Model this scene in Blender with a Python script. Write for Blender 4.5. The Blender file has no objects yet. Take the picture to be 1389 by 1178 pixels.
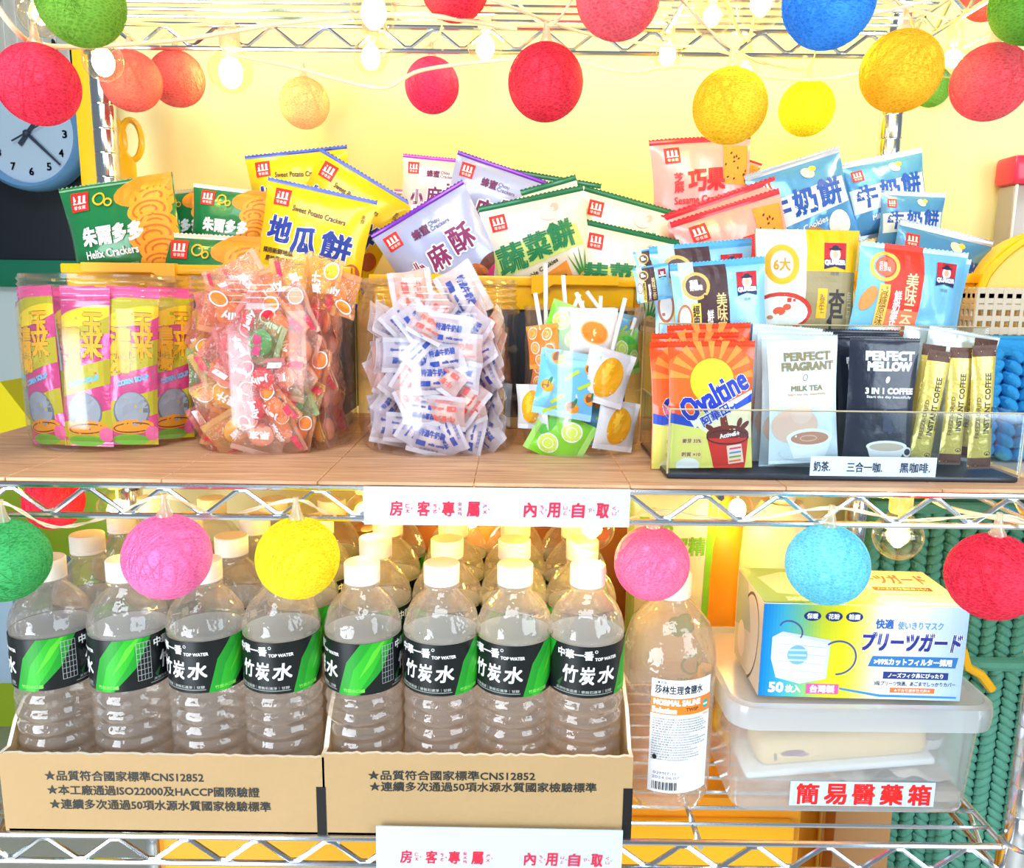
import bpy, bmesh, math, random
from mathutils import Vector, Matrix, noise
PI = math.pi
random.seed(7)
SC = bpy.context.scene
COL = SC.collection

# ------------------------------------------------------------------ camera
F_PX, CX, CY = 1100.0, 694.5, 589.0
CAM_D, CAM_H = 0.60, 0.149
TH, RO = math.radians(10.0), math.radians(0.72)
fwd = Vector((0, math.cos(TH), -math.sin(TH)))
r0 = Vector((1, 0, 0)); u0 = Vector((0, math.sin(TH), math.cos(TH)))
c_r = r0 * math.cos(RO) + u0 * math.sin(RO)
c_u = u0 * math.cos(RO) - r0 * math.sin(RO)
cam_d = bpy.data.cameras.new('camera'); cam = bpy.data.objects.new('camera', cam_d); COL.objects.link(cam)
cam.matrix_world = Matrix(((c_r.x, c_u.x, -fwd.x, 0), (c_r.y, c_u.y, -fwd.y, -CAM_D), (c_r.z, c_u.z, -fwd.z, CAM_H), (0, 0, 0, 1)))
cam_d.sensor_width = 36; cam_d.lens = 36 * F_PX / 1389; cam_d.clip_start = 0.02
SC.camera = cam
# ------------------------------------------------------------------ world and light
wd = bpy.data.worlds.new('room_light'); SC.world = wd; wd.use_nodes = True
bg = wd.node_tree.nodes['Background']; bg.inputs[0].default_value = (0.80, 0.90, 1.0, 1); bg.inputs[1].default_value = 0.24
def area(name, loc, aim, size, power, col):
    l = bpy.data.lights.new(name, 'AREA'); l.energy = power * 2.9; l.color = col; l.shape = 'RECTANGLE'; l.size, l.size_y = size
    o = bpy.data.objects.new(name, l); COL.objects.link(o); o.location = loc
    o.rotation_euler = (Vector(aim) - Vector(loc)).to_track_quat('-Z', 'Y').to_euler(); return o
area('ceiling_panel_light', (-0.2, -1.25, 1.35), (0, 0.05, 0.0), (1.3, 0.8), 10.5, (0.80, 0.91, 1.0))
area('fill_light_right', (1.15, -1.1, 0.35), (0, 0.05, -0.05), (0.8, 1.0), 5.5, (0.78, 0.90, 1.0))  # unseen fill added at the right to brighten the shelf fronts
area('fill_light_left', (-0.9, -1.1, -0.25), (0.0, 0.05, -0.2), (0.8, 0.8), 7, (0.84, 0.92, 1.0))  # added low fill from the left, lifts the bottom shelf and cartons
SC.view_settings.view_transform = 'Standard'; SC.view_settings.look = 'None'
SC.view_settings.exposure = 0.10; SC.view_settings.gamma = 1.0; SC.view_settings.use_curve_mapping = False
SC.cycles.max_bounces = 14; SC.cycles.transparent_max_bounces = 24; SC.cycles.transmission_bounces = 12
SC.cycles.glossy_bounces = 5; SC.cycles.diffuse_bounces = 3; SC.cycles.sample_clamp_indirect = 6

# ------------------------------------------------------------------ helpers
def ray(u, v): return c_r * ((u - CX) / F_PX) + c_u * (-(v - CY) / F_PX) + fwd
CAMP = Vector((0, -CAM_D, CAM_H))
def pt(u, v, Y):                # the point on the vertical plane y = Y
    d = ray(u, v); return CAMP + d * ((Y + CAM_D) / d.y)
def ptz(u, v, Z):
    d = ray(u, v); return CAMP + d * ((Z - CAM_H) / d.z)
def ptd(u, v, zc): return CAMP + ray(u, v) * zc
def depth(p): return (Vector(p) - CAMP).dot(fwd)

def lin(c): c /= 255.0; return c / 12.92 if c <= 0.04045 else ((c + 0.055) / 1.055) ** 2.4
_M = {}
def mat(name, rgb, rough=0.5, metal=0.0, coat=0.0, trans=0.0, ior=1.45, bump=0.0, bscale=200.0, var=0.0, vscale=30.0, alpha=1.0, sss=0.0, emit=0.0):
    if name in _M: return _M[name]
    m = bpy.data.materials.new(name); m.use_nodes = True; nt = m.node_tree; b = nt.nodes['Principled BSDF']
    c = (lin(rgb[0]), lin(rgb[1]), lin(rgb[2]), 1)
    b.inputs['Base Color'].default_value = c; b.inputs['Roughness'].default_value = rough; b.inputs['Metallic'].default_value = metal
    b.inputs['Coat Weight'].default_value = coat; b.inputs['Coat Roughness'].default_value = 0.08
    b.inputs['Transmission Weight'].default_value = trans; b.inputs['IOR'].default_value = ior; b.inputs['Alpha'].default_value = alpha
    if sss: b.inputs['Subsurface Weight'].default_value = sss; b.inputs['Subsurface Radius'].default_value = (0.01, 0.006, 0.004)
    if emit: b.inputs['Emission Color'].default_value = c; b.inputs['Emission Strength'].default_value = emit
    if bump or var:
        tc = nt.nodes.new('ShaderNodeTexCoord')
    if bump:
        n = nt.nodes.new('ShaderNodeTexNoise'); n.inputs['Scale'].default_value = bscale; n.inputs['Detail'].default_value = 4
        bp = nt.nodes.new('ShaderNodeBump'); bp.inputs['Strength'].default_value = bump; bp.inputs['Distance'].default_value = 0.003
        nt.links.new(tc.outputs['Object'], n.inputs['Vector']); nt.links.new(n.outputs['Fac'], bp.inputs['Height']); nt.links.new(bp.outputs[0], b.inputs['Normal'])
    if var:
        n = nt.nodes.new('ShaderNodeTexNoise'); n.inputs['Scale'].default_value = vscale; n.inputs['Detail'].default_value = 5
        mx = nt.nodes.new('ShaderNodeMix'); mx.data_type = 'RGBA'
        mx.inputs['A'].default_value = tuple(x * (1 - var) for x in c[:3]) + (1,); mx.inputs['B'].default_value = tuple(min(1, x * (1 + var)) for x in c[:3]) + (1,)
        nt.links.new(tc.outputs['Object'], n.inputs['Vector']); nt.links.new(n.outputs['Fac'], mx.inputs['Factor']); nt.links.new(mx.outputs['Result'], b.inputs['Base Color'])
    _M[name] = m; return m

def film(name, rgb, opac=0.08, edge=0.55, rough=0.06, diff=False, bump=0.0):
    """thin clear plastic: see-through, glossy towards the rim; with diff a milky body"""
    if name in _M: return _M[name]
    m = bpy.data.materials.new(name); m.use_nodes = True; nt = m.node_tree; nt.nodes.clear()
    out = nt.nodes.new('ShaderNodeOutputMaterial'); tr = nt.nodes.new('ShaderNodeBsdfTransparent'); gl = nt.nodes.new('ShaderNodeBsdfGlossy')
    c = tuple(lin(x) for x in rgb) + (1,)
    tr.inputs[0].default_value = tuple(min(1, .55 + .45 * x) for x in c[:3]) + (1,) if diff else c
    gl.inputs['Roughness'].default_value = rough; gl.inputs[0].default_value = (1, 1, 1, 1)
    lw = nt.nodes.new('ShaderNodeLayerWeight'); lw.inputs[0].default_value = 0.35
    mr = nt.nodes.new('ShaderNodeMapRange'); mr.inputs['To Min'].default_value = 0.05; mr.inputs['To Max'].default_value = edge
    pw = nt.nodes.new('ShaderNodeMath'); pw.operation = 'POWER'; pw.inputs[1].default_value = 1.6
    nt.links.new(lw.outputs['Facing'], pw.inputs[0]); nt.links.new(pw.outputs[0], mr.inputs['Value'])
    base = tr
    if diff:
        df = nt.nodes.new('ShaderNodeBsdfDiffuse'); df.inputs[0].default_value = c
        tl = nt.nodes.new('ShaderNodeBsdfTranslucent'); tl.inputs[0].default_value = c
        md = nt.nodes.new('ShaderNodeMixShader'); md.inputs[0].default_value = 0.4; nt.links.new(df.outputs[0], md.inputs[1]); nt.links.new(tl.outputs[0], md.inputs[2])
        m2 = nt.nodes.new('ShaderNodeMixShader'); m2.inputs[0].default_value = opac; nt.links.new(tr.outputs[0], m2.inputs[1]); nt.links.new(md.outputs[0], m2.inputs[2]); base = m2
    mx = nt.nodes.new('ShaderNodeMixShader'); nt.links.new(mr.outputs[0], mx.inputs[0]); nt.links.new(base.outputs[0], mx.inputs[1]); nt.links.new(gl.outputs[0], mx.inputs[2])
    if bump:
        tc = nt.nodes.new('ShaderNodeTexCoord'); n = nt.nodes.new('ShaderNodeTexNoise'); n.inputs['Scale'].default_value = 90
        bp = nt.nodes.new('ShaderNodeBump'); bp.inputs['Strength'].default_value = bump; bp.inputs['Distance'].default_value = .004
        nt.links.new(tc.outputs['Object'], n.inputs[0]); nt.links.new(n.outputs['Fac'], bp.inputs['Height']); nt.links.new(bp.outputs[0], gl.inputs['Normal'])
    nt.links.new(mx.outputs[0], out.inputs[0]); _M[name] = m; return m

def ink(rgb): return mat('ink_%d_%d_%d' % tuple(int(x) for x in rgb), rgb, 0.45)

class MB:
    def __init__(s): s.v = []; s.f = []; s.m = []; s.mats = []
    def mi(s, m):
        if m not in s.mats: s.mats.append(m)
        return s.mats.index(m)
    def add(s, V, Fc, m):
        k = len(s.v); s.v += [tuple(p) for p in V]; i = s.mi(m)
        for f in Fc: s.f.append([k + a for a in f]); s.m.append(i)
    def box(s, a, b, m, M=None):
        x0, y0, z0 = a; x1, y1, z1 = b
        V = [Vector(p) for p in ((x0, y0, z0), (x1, y0, z0), (x1, y1, z0), (x0, y1, z0), (x0, y0, z1), (x1, y0, z1), (x1, y1, z1), (x0, y1, z1))]
        if M: V = [M @ p for p in V]
        s.add(V, [(0, 3, 2, 1), (4, 5, 6, 7), (0, 1, 5, 4), (1, 2, 6, 5), (2, 3, 7, 6), (3, 0, 4, 7)], m)
    def rbox(s, a, b, m, r=0.004, seg=2, M=None):
        bm = bmesh.new(); bmesh.ops.create_cube(bm, size=1)
        for v in bm.verts: v.co = Vector([(a[i] + b[i]) / 2 + v.co[i] * (b[i] - a[i]) for i in range(3)])
        bmesh.ops.bevel(bm, geom=bm.edges[:], offset=r, segments=seg, affect='EDGES', profile=.5)
        s.bm(bm, m, M)
    def bm(s, bm, m, M=None):
        bm.verts.index_update(); V = [(M @ v.co if M else v.co.copy()) for v in bm.verts]
        s.add(V, [[v.index for v in f.verts] for f in bm.faces], m); bm.free()
    def tube(s, P, r, m, n=6, closed=False, cap=True):
        P = [Vector(p) for p in P]; N = len(P); rings = []; up = None
        for i, p in enumerate(P):
            t = (P[(i + 1) % N] - P[i - 1]) if closed else (P[min(i + 1, N - 1)] - P[max(i - 1, 0)])
            t.normalize()
            if up is None: up = t.orthogonal().normalized()
            else:
                up = up - t * up.dot(t); up = up.normalized() if up.length > 1e-6 else t.orthogonal().normalized()
            w = t.cross(up); rr = r[i] if isinstance(r, (list, tuple)) else r
            rings.append([p + (up * math.cos(2 * PI * k / n) + w * math.sin(2 * PI * k / n)) * rr for k in range(n)])
        V = [q for g in rings for q in g]; Fc = []
        for i in range(N if closed else N - 1):
            a, b = i * n, ((i + 1) % N) * n
            for k in range(n): Fc.append((a + k, a + (k + 1) % n, b + (k + 1) % n, b + k))
        if cap and not closed: Fc.append(tuple(range(n))[::-1]); Fc.append(tuple((N - 1) * n + k for k in range(n)))
        s.add(V, Fc, m)
    def lathe(s, prof, m, n=32, M=None, mod=None, c0=True, c1=True):
        V = []; Fc = []
        for (r, z) in prof:
            for k in range(n):
                a = 2 * PI * k / n; rr = r + (mod(a, z) if mod else 0); V.append(Vector((rr * math.cos(a), rr * math.sin(a), z)))
        for i in range(len(prof) - 1):
            for k in range(n): Fc.append((i * n + k, i * n + (k + 1) % n, (i + 1) * n + (k + 1) % n, (i + 1) * n + k))
        if c0: Fc.append(tuple(range(n))[::-1])
        if c1: Fc.append(tuple((len(prof) - 1) * n + k for k in range(n)))
        if M: V = [M @ v for v in V]
        s.add(V, Fc, m)
    def ell(s, c, r, m, nu=16, nv=10, M=None):
        V = []; Fc = []; c = Vector(c)
        for j in range(1, nv):
            for k in range(nu):
                a, b = 2 * PI * k / nu, PI * j / nv; V.append(c + Vector((r[0] * math.sin(b) * math.cos(a), r[1] * math.sin(b) * math.sin(a), -r[2] * math.cos(b))))
        for j in range(nv - 2):
            for k in range(nu): Fc.append((j * nu + k, j * nu + (k + 1) % nu, (j + 1) * nu + (k + 1) % nu, (j + 1) * nu + k))
        V += [c - Vector((0, 0, r[2])), c + Vector((0, 0, r[2]))]; e = len(V)
        for k in range(nu): Fc.append((e - 2, (k + 1) % nu, k)); Fc.append((e - 1, (nv - 2) * nu + k, (nv - 2) * nu + (k + 1) % nu))
        if M: V = [M @ v for v in V]
        s.add(V, Fc, m)
    def data(s, name, smooth=True, ang=40):
        me = bpy.data.meshes.new(name); me.from_pydata(s.v, [], s.f)
        for m in s.mats: me.materials.append(m)
        me.polygons.foreach_set('material_index', s.m)
        if smooth:
            me.polygons.foreach_set('use_smooth', [True] * len(s.f))
            if ang: me.set_sharp_from_angle(angle=math.radians(ang))
        me.update(); return me
    def build(s, name, parent=None, smooth=True, ang=40, **kw): return obj(name, s.data(name, smooth, ang), parent, **kw)

def obj(name, me, parent=None, label=None, kind=None):
    o = bpy.data.objects.new(name, me); COL.objects.link(o)
    if parent is not None: o.parent = parent
    if label: o['label'] = label
    if kind: o['kind'] = kind
    return o
def tag(o, label, cat, group=None, kind=None):
    o['label'] = label; o['category'] = cat
    if group: o['group'] = group
    if kind: o['kind'] = kind
    return o
def thing(name, label, cat, loc=(0, 0, 0), rz=0, group=None):
    o = bpy.data.objects.new(name, None); COL.objects.link(o); o.location = loc; o.rotation_euler = (0, 0, rz); o.empty_display_size = .02
    return tag(o, label, cat, group)
def dup(root, label=None, group=None, children=None):
    """copy of a thing with copies of its parts and sub-parts"""
    r = root.copy(); COL.objects.link(r)
    if label: r['label'] = label
    if group: r['group'] = group
    for ch in list(root.children):
        c = ch.copy(); COL.objects.link(c); c.parent = r
        for g in list(ch.children):
            d = g.copy(); COL.objects.link(d); d.parent = c
    return r

# ------------------------------------------------------------------ flat print: lettering and shapes laid on a surface
_TX = {}
def glyphs(txt):
    if txt in _TX: return _TX[txt]
    cu = bpy.data.curves.new('lettering', 'FONT'); cu.body = txt; cu.resolution_u = 2
    if '\n' in txt: cu.space_line = 0.86
    o = bpy.data.objects.new('lettering', cu); COL.objects.link(o)
    dg = bpy.context.evaluated_depsgraph_get(); me = bpy.data.meshes.new_from_object(o.evaluated_get(dg))
    V = [(v.co.x, v.co.y) for v in me.vertices]; Fc = [list(p.vertices) for p in me.polygons]
    if V:
        x0 = min(p[0] for p in V); x1 = max(p[0] for p in V); y0 = min(p[1] for p in V); y1 = max(p[1] for p in V)
    else: x0 = y0 = 0; x1 = y1 = 1
    bpy.data.objects.remove(o); bpy.data.meshes.remove(me); bpy.data.curves.remove(cu)
    _TX[txt] = (V, Fc, x0, x1, y0, y1); return _TX[txt]
class Art:
    """shapes on a flat sheet, x to the right and y down, in units of the sheet; later ones lie on top"""
    def __init__(s): s.L = []
    def poly(s, P, col): s.L.append((list(P), [list(range(len(P)))], col, 1.0)); return s
    def R(s, x0, y0, x1, y1, col, rot=0, cx=None, cy=None):
        P = [(x0, y0), (x1, y0), (x1, y1), (x0, y1)]
        if rot:
            mx, my = (x0 + x1) / 2, (y0 + y1) / 2; c, n = math.cos(math.radians(rot)), math.sin(math.radians(rot))
            P = [(mx + (x - mx) * c - (y - my) * n, my + (x - mx) * n + (y - my) * c) for x, y in P]
        return s.poly(P, col)
    def E(s, x, y, rx, ry, col, rot=0, n=22, a0=0, a1=360):
        c, sn = math.cos(math.radians(rot)), math.sin(math.radians(rot)); P = []
        for k in range(n):
            a = math.radians(a0 + (a1 - a0) * k / (n if a1 - a0 == 360 else n - 1)); px, py = rx * math.cos(a), ry * math.sin(a); P.append((x + px * c - py * sn, y + px * sn + py * c))
        return s.poly(P, col)
    def ring(s, x, y, rx, ry, w, col, rot=0, n=26, a0=0, a1=360):
        V = []; Fc = []; c, sn = math.cos(math.radians(rot)), math.sin(math.radians(rot)); full = a1 - a0 == 360
        for k in range(n):
            a = math.radians(a0 + (a1 - a0) * k / (n if full else n - 1))
            for q in (1, -1):
                px, py = (rx + q * w / 2) * math.cos(a), (ry + q * w / 2) * math.sin(a); V.append((x + px * c - py * sn, y + px * sn + py * c))
        for k in range(n if full else n - 1):
            a, b = 2 * k, 2 * ((k + 1) % n); Fc.append([a, b, b + 1, a + 1])
        s.L.append((V, Fc, col, 1.0)); return s
    def T(s, txt, x, y, w, h, col, rot=0, bold=0, out=None, ow=1.2, shear=0, vert=False):
        if vert and len(txt) > 1: txt = '\n'.join(txt)
        V, Fc, x0, x1, y0, y1 = glyphs(txt)
        if not V: return s
        sx = w / (x1 - x0); sy = h / (y1 - y0); c, sn = math.cos(math.radians(rot)), math.sin(math.radians(rot)); mx, my = (x0 + x1) / 2, (y0 + y1) / 2
        def at(dx, dy):
            Q = []
            for (a, b) in V:
                px = (a - mx) * sx; py = -(b - my) * sy; px += -py * shear; px += dx; py += dy; Q.append((x + px * c - py * sn, y + px * sn + py * c))
            return Q
        if out:
            for k in range(8):
                s.L.append((at(ow * math.cos(k * PI / 4), ow * math.sin(k * PI / 4)), Fc, out, 1.0 if k == 0 else .12))
        for k, (dx, dy) in enumerate([(bold, bold), (-bold, bold), (bold, -bold), (-bold, -bold)] if bold else [(0, 0)]):
            s.L.append((at(dx, dy), Fc, col, 1.0 if k == 0 else .12))
        return s
    def mesh(s, name, fmap, cut=8.0, clip=None, step=1.0):
        """fmap(x, y, layer) -> 3-D point; faces are cut on a grid so they can follow a curved surface"""
        mb = MB(); i = 0.0
        for (V, Fc, col, inc) in s.L:
            i += inc
            if cut or clip:
                bm = bmesh.new(); vs = [bm.verts.new((x, y, 0)) for x, y in V]
                for f in Fc:
                    try: bm.faces.new([vs[k] for k in f])
                    except ValueError: pass
                if clip:
                    for (px, py, nx, ny) in ((clip[0], 0, -1, 0), (clip[2], 0, 1, 0), (0, clip[1], 0, -1), (0, clip[3], 0, 1)):
                        g = bm.verts[:] + bm.edges[:] + bm.faces[:]
                        bmesh.ops.bisect_plane(bm, geom=g, plane_co=(px, py, 0), plane_no=(nx, ny, 0), clear_outer=True, dist=1e-6)
                if cut and bm.verts:
                    cx, cy = cut if isinstance(cut, tuple) else (cut, cut)
                    for ax, st in ((0, cx), (1, cy)):
                        if not st: continue
                        lo = min(v.co[ax] for v in bm.verts); hi = max(v.co[ax] for v in bm.verts); k = math.floor(lo / st) + 1
                        while k * st < hi - 1e-6:
                            co = (k * st, 0, 0) if ax == 0 else (0, k * st, 0); no = (1, 0, 0) if ax == 0 else (0, 1, 0)
                            bmesh.ops.bisect_plane(bm, geom=bm.verts[:] + bm.edges[:] + bm.faces[:], plane_co=co, plane_no=no, dist=1e-6); k += 1
                bm.verts.index_update(); V2 = [(v.co.x, v.co.y) for v in bm.verts]; F2 = [[v.index for v in f.verts] for f in bm.faces]; bm.free()
            else: V2, F2 = V, Fc
            if V2 and F2: mb.add([fmap(x, y, i) for x, y in V2], F2, ink(col) if isinstance(col, tuple) else col)
        return mb.data(name, False) if mb.f else None

# ------------------------------------------------------------------ packets
def foil(name, rgb, rough=0.3, metal=0.12, bump=.25): return mat(name, rgb, rough, metal, 0.5, bump=bump, bscale=60)
class Pack:
    def __init__(s, key, H, body, seal, T=24, ct=7, cb=7, wr=1.0, art=None, zig=1.2, seed=0, pinch=.05, cut=5, back=None, bend=2.5, nx=22, ny=26, side=None):
        s.key, s.H, s.T, s.ct, s.cb, s.wr, s.zig, s.seed, s.pinch, s.bend = key, H, T, ct, cb, wr, zig, seed, pinch, bend
        s.body, s.seal = body, seal; s.nx, s.ny = nx, ny; s.meshes = None; s.art = art; s.cut = cut
    def mapf(s, x, z, side=-1, off=0.0):
        u = max(-1, min(1, x / 50.0)); L = s.H - s.cb - s.ct; v = max(0, min(1, (z - s.cb) / L))
        b = s.T / 2 * max(0, 1 - abs(u) ** 3.0) ** 0.75 * math.sin(PI * v) ** 0.55
        e = max(0, 1 - abs(u) ** 4)
        dt, db = (s.H - s.ct - z), (z - s.cb)
        fold = math.sin(x * 0.42 + s.seed + 2.0 * noise.noise(Vector((x * .05, s.seed, 3)))) * (math.exp(-max(0, dt) / 11) * (dt > 0) * min(1, max(0, dt) / 4) + math.exp(-max(0, db) / 11) * (db > 0) * min(1, max(0, db) / 4))
        w = s.wr * (0.9 * fold + 1.7 * noise.noise(Vector((x * .045 + s.seed, z * .05, side * 2.0))) * math.sin(PI * v) * e + .6 * noise.noise(Vector((x * .12, z * .1 + s.seed, side * 2.0))) * math.sin(PI * v) * e) * e
        c = s.bend * (noise.noise(Vector((x * .018, s.seed + 5, 0))) + .0) * (abs(v - .5) * 2) ** 2
        px = x * (1 - s.pinch * math.sin(PI * v)) 
        y = side * (b + .35 + w * (1 if b > 1 else .4)) + c
        y += side * off
        return Vector((px, y, z)) * 0.001
    def surf(s, x, y, off):
        c = s.cut; i = min(int(x // c), int(100 / c) - 1); i = max(0, i); j = math.floor(y / c)
        def nd(a, b):
            if (a, b) not in s.grid: s.grid[(a, b)] = s.mapf(a * c - 50, s.H - b * c)
            return s.grid[(a, b)]
        u = x / c - i; v = y / c - j
        p = nd(i, j).lerp(nd(i + 1, j), u).lerp(nd(i, j + 1).lerp(nd(i + 1, j + 1), u), v)
        return p + Vector((0, -off * .001, 0))
    def make(s):
        if s.meshes: return s.meshes
        s.grid = {}; c = s.cut; nx = int(100 / c); z0, z1 = s.cb, s.H - s.ct
        zs = [z0] + sorted(s.H - k * c for k in range(int(s.H / c) + 1) if z0 + .5 < s.H - k * c < z1 - .5) + [z1]; ny = len(zs) - 1
        mb = MB()
        for side in (-1, 1):
            V = [s.mapf(-50 + 100 * i / nx, zs[j], side) for j in range(ny + 1) for i in range(nx + 1)]
            Fc = []
            for j in range(ny):
                for i in range(nx):
                    a = j * (nx + 1) + i; q = (a, a + 1, a + nx + 2, a + nx + 1); Fc.append(q if side < 0 else q[::-1])
            mb.add(V, Fc, s.body)
        k = (nx + 1) * (ny + 1)
        Fc = []
        for j in range(ny):
            for i in (0, nx):
                a = j * (nx + 1) + i; Fc.append((a, a + nx + 1, a + nx + 1 + k, a + k))
        mi = mb.mi(s.body); mb.f += [list(f) for f in Fc]; mb.m += [mi] * len(Fc)
        fm = mb.data('film')
        def seal(top, h):
            b = MB(); n = 50; V = []
            za, zb = (s.H - h, s.H) if top else (s.cb, 0)
            for side in (-1, 1):
                for q in range(4):
                    for i in range(n + 1):
                        x = -50 + 100 * i / n; t = q / 3; z = za + (zb - za) * t
                        if q == 3: z -= (s.zig if i % 2 else 0) * (1 if top else -1)
                        p = s.mapf(x, z, side, 0.15 + .25 * (q % 2)); V.append(p)
            Fc = []
            for sd in range(2):
                for q in range(3):
                    for i in range(n):
                        a = sd * 4 * (n + 1) + q * (n + 1) + i; Fc.append((a, a + 1, a + n + 2, a + n + 1))
            for i in range(n): a = 3 * (n + 1) + i; Fc.append((a, a + 1, a + 1 + 4 * (n + 1), a + 4 * (n + 1)))
            b.add(V, Fc, s.seal); return b.data('seal', False)
        st = seal(True, s.ct); sb = seal(False, s.cb)
        pm = s.art.mesh('printed_design', lambda x, y, i: s.surf(x, y, .5 + .03 * i), s.cut, clip=(0.6, s.ct * 0 + .3, 99.4, s.H - .5)) if s.art else None
        s.meshes = (fm, st, sb, pm); return s.meshes
def pack(P, name, cat, label, group, W, width, roll=0, lean=0, yaw=0, top=True):
    """W: world point of the middle of the top edge (or of the foot); width in metres"""
    fm, st, sb, pm = P.make(); k = width / 0.1
    Rm = Matrix.Rotation(math.radians(yaw), 3, 'Z') @ Matrix.Rotation(-math.radians(lean), 3, 'X') @ Matrix.Rotation(math.radians(roll), 3, 'Y')
    o = thing(name, label, cat, (0, 0, 0), 0, group); loc = Vector(W)
    if top: loc = loc - Rm @ Vector((0, 0, P.H * .001 * k))
    o.rotation_euler = Rm.to_euler(); o.location = loc; o.scale = (k, k, k)
    obj('film', fm, o); obj('seal', st, o); obj('seal', sb, o)
    if pm: obj('printed_design', pm, o)
    return o
def bag(P, tl, tr, Y, label, group, name='snack_bag', cat='snack bag', lean=8, yaw=0, wscale=1.0):
    a, b = pt(*tl, Y), pt(*tr, Y); d = b - a
    return pack(P, name, cat, label, group, (a + b) / 2, d.length * wscale, math.degrees(math.atan2(-d.z, d.x)), lean, yaw)

# ------------------------------------------------------------------ setting
WALLC = (250, 238, 172)
m_wall = mat('plaster_cream', WALLC, .8, bump=.15, bscale=30)
m_white = mat('paper_white', (200, 220, 241), .7)
m_chrome = mat('chrome', (222, 228, 235), .16, 1.0)
m_dark = mat('dark_plastic', (28, 32, 40), .35)
m_yel = mat('yellow_plastic', (255, 190, 20), .35, coat=.3)
def struct(name, mb, smooth=False): o = mb.build(name, None, smooth); o['kind'] = 'structure'; return o
b = MB(); b.box((pt(160, 300, .44).x, .44, -.9), (2.6, .50, 1.5), m_wall); struct('wall_back', b)
b = MB(); b.box((-4.5, 1.55, -.9), (-.45, 1.62, 1.9), mat('far_wall', (226, 238, 240), .8, bump=.1)); struct('wall_left', b)
b = MB(); b.box((-5, -4, -.96), (4, 4, -.9), mat('floor_grey', (190, 186, 176), .6, var=.1)); struct('floor', b)

# ---- pieces far off at the left of the rack
t = thing('notice_board', 'dark navy board with a green lower rail on the far left wall', 'board', (-1.6, 1.54, .17))
a0 = pt(-260, 352, 1.52); a1 = pt(176, 40, 1.52)
b = MB(); b.rbox((a0.x + 1.6, -.012, a0.z - .17), (a1.x + 1.6, 0, a1.z + .5), mat('board_navy', (26, 34, 44), .45, var=.3, vscale=6), .004); b.build('panel', t)
g0 = pt(-260, 386, 1.52).z - .17; g1 = pt(0, 352, 1.52).z - .17
b = MB(); b.rbox((a0.x + 1.6, -.022, g0), (a1.x + 1.6, 0, g1), mat('rail_green', (20, 128, 96), .5), .004); b.build('rail', t)
m_cl = mat('curtain_print', (236, 232, 222), .8, var=.1)
cz0 = pt(60, 92, 1.5).z; cx0 = pt(-40, 60, 1.5).x; cx1 = pt(104, 60, 1.5).x
b = MB(); V = []; n = 60
for j in range(2):
    for i in range(n + 1):
        x = cx0 + (cx1 - cx0) * i / n; V.append((x, 1.47 + .012 * math.sin(i * .9), cz0 + .012 * math.sin(i * 1.7) if j == 0 else cz0 + .5))
b.add(V, [(i, i + 1, n + 2 + i, n + 1 + i) for i in range(n)], m_cl)
tag(b.build('valance'), 'pale short curtain with dark blotches hanging above the wall clock', 'curtain')
vl = bpy.data.objects['valance']; A = Art()
random.seed(3)
for k in range(16):
    A.E(random.uniform(5, 95), random.uniform(8, 95), random.uniform(2.0, 4), random.uniform(5, 12), (40, 38, 44), random.uniform(-30, 30), 9)
me = A.mesh('blotches', lambda x, y, i: Vector((cx0 + (cx1 - cx0) * x / 100, 1.452 - .0002 * i, cz0 + .25 - .25 * y / 100)), 0)
obj('printed_blotches', me, vl)
# clock
cc = pt(43, 183, 1.46); cr = 74 * depth(cc) / F_PX
t = thing('wall_clock', 'round pale blue wall clock behind the red ball at the upper left', 'clock', cc)
Mx = Matrix.Rotation(PI / 2, 4, 'X'); m_clk = mat('clock_blue', (120, 175, 225), .35, coat=.3)
b = MB(); b.lathe([(cr * .86, 0.012), (cr * .88, .03), (cr * .94, .036), (cr, .026), (cr * 1.01, .0), (cr * .98, -.03)], m_clk, 48, Mx, c0=False); b.build('case', t)
b = MB(); b.lathe([(cr * .87, .012), (.001, .0125)], mat('clock_face', (205, 228, 248), .5), 48, Mx, c0=False); b.build('dial', t)
A = Art()
for h in range(1, 13):
    a = math.radians(h * 30); A.T(str(h), 100 * .66 * math.sin(a), -100 * .66 * math.cos(a), (8 if h < 10 else 14), 13, (40, 60, 95), bold=.4)
obj('numerals', A.mesh('numerals', lambda x, y, i: Vector((x * cr / 100, -.0145, -y * cr / 100)), 0), t)
def hand(ang, l0, l1, w, nm, y):
    b = MB(); a = math.radians(ang); d = Vector((math.sin(a), 0, math.cos(a))); q = Vector((d.z, 0, -d.x)); o = Vector((0, y, 0))
    P = [o - d * l0 + q * w, o + d * l1 + q * w * .5, o + d * l1 - q * w * .5, o - d * l0 - q * w]; P2 = [p - Vector((0, .003, 0)) for p in P]
    b.add(P + P2, [(0, 1, 2, 3), (4, 7, 6, 5), (0, 4, 5, 1), (1, 5, 6, 2), (2, 6, 7, 3), (3, 7, 4, 0)], mat('hand_dark', (60, 70, 90), .4)); b.build(nm, t, False)
hand(134, cr * .02, cr * .78, cr * .03, 'minute_hand', -.019); hand(38, cr * .25, cr * .5, cr * .04, 'hour_hand', -.017); hand(62, cr * .3, cr * .75, cr * .012, 'second_hand', -.024)
b = MB(); b.ell((0, -.024, 0), (cr * .06, .006, cr * .06), mat('hand_dark', (60, 70, 90))); b.build('hub', t)
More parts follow.
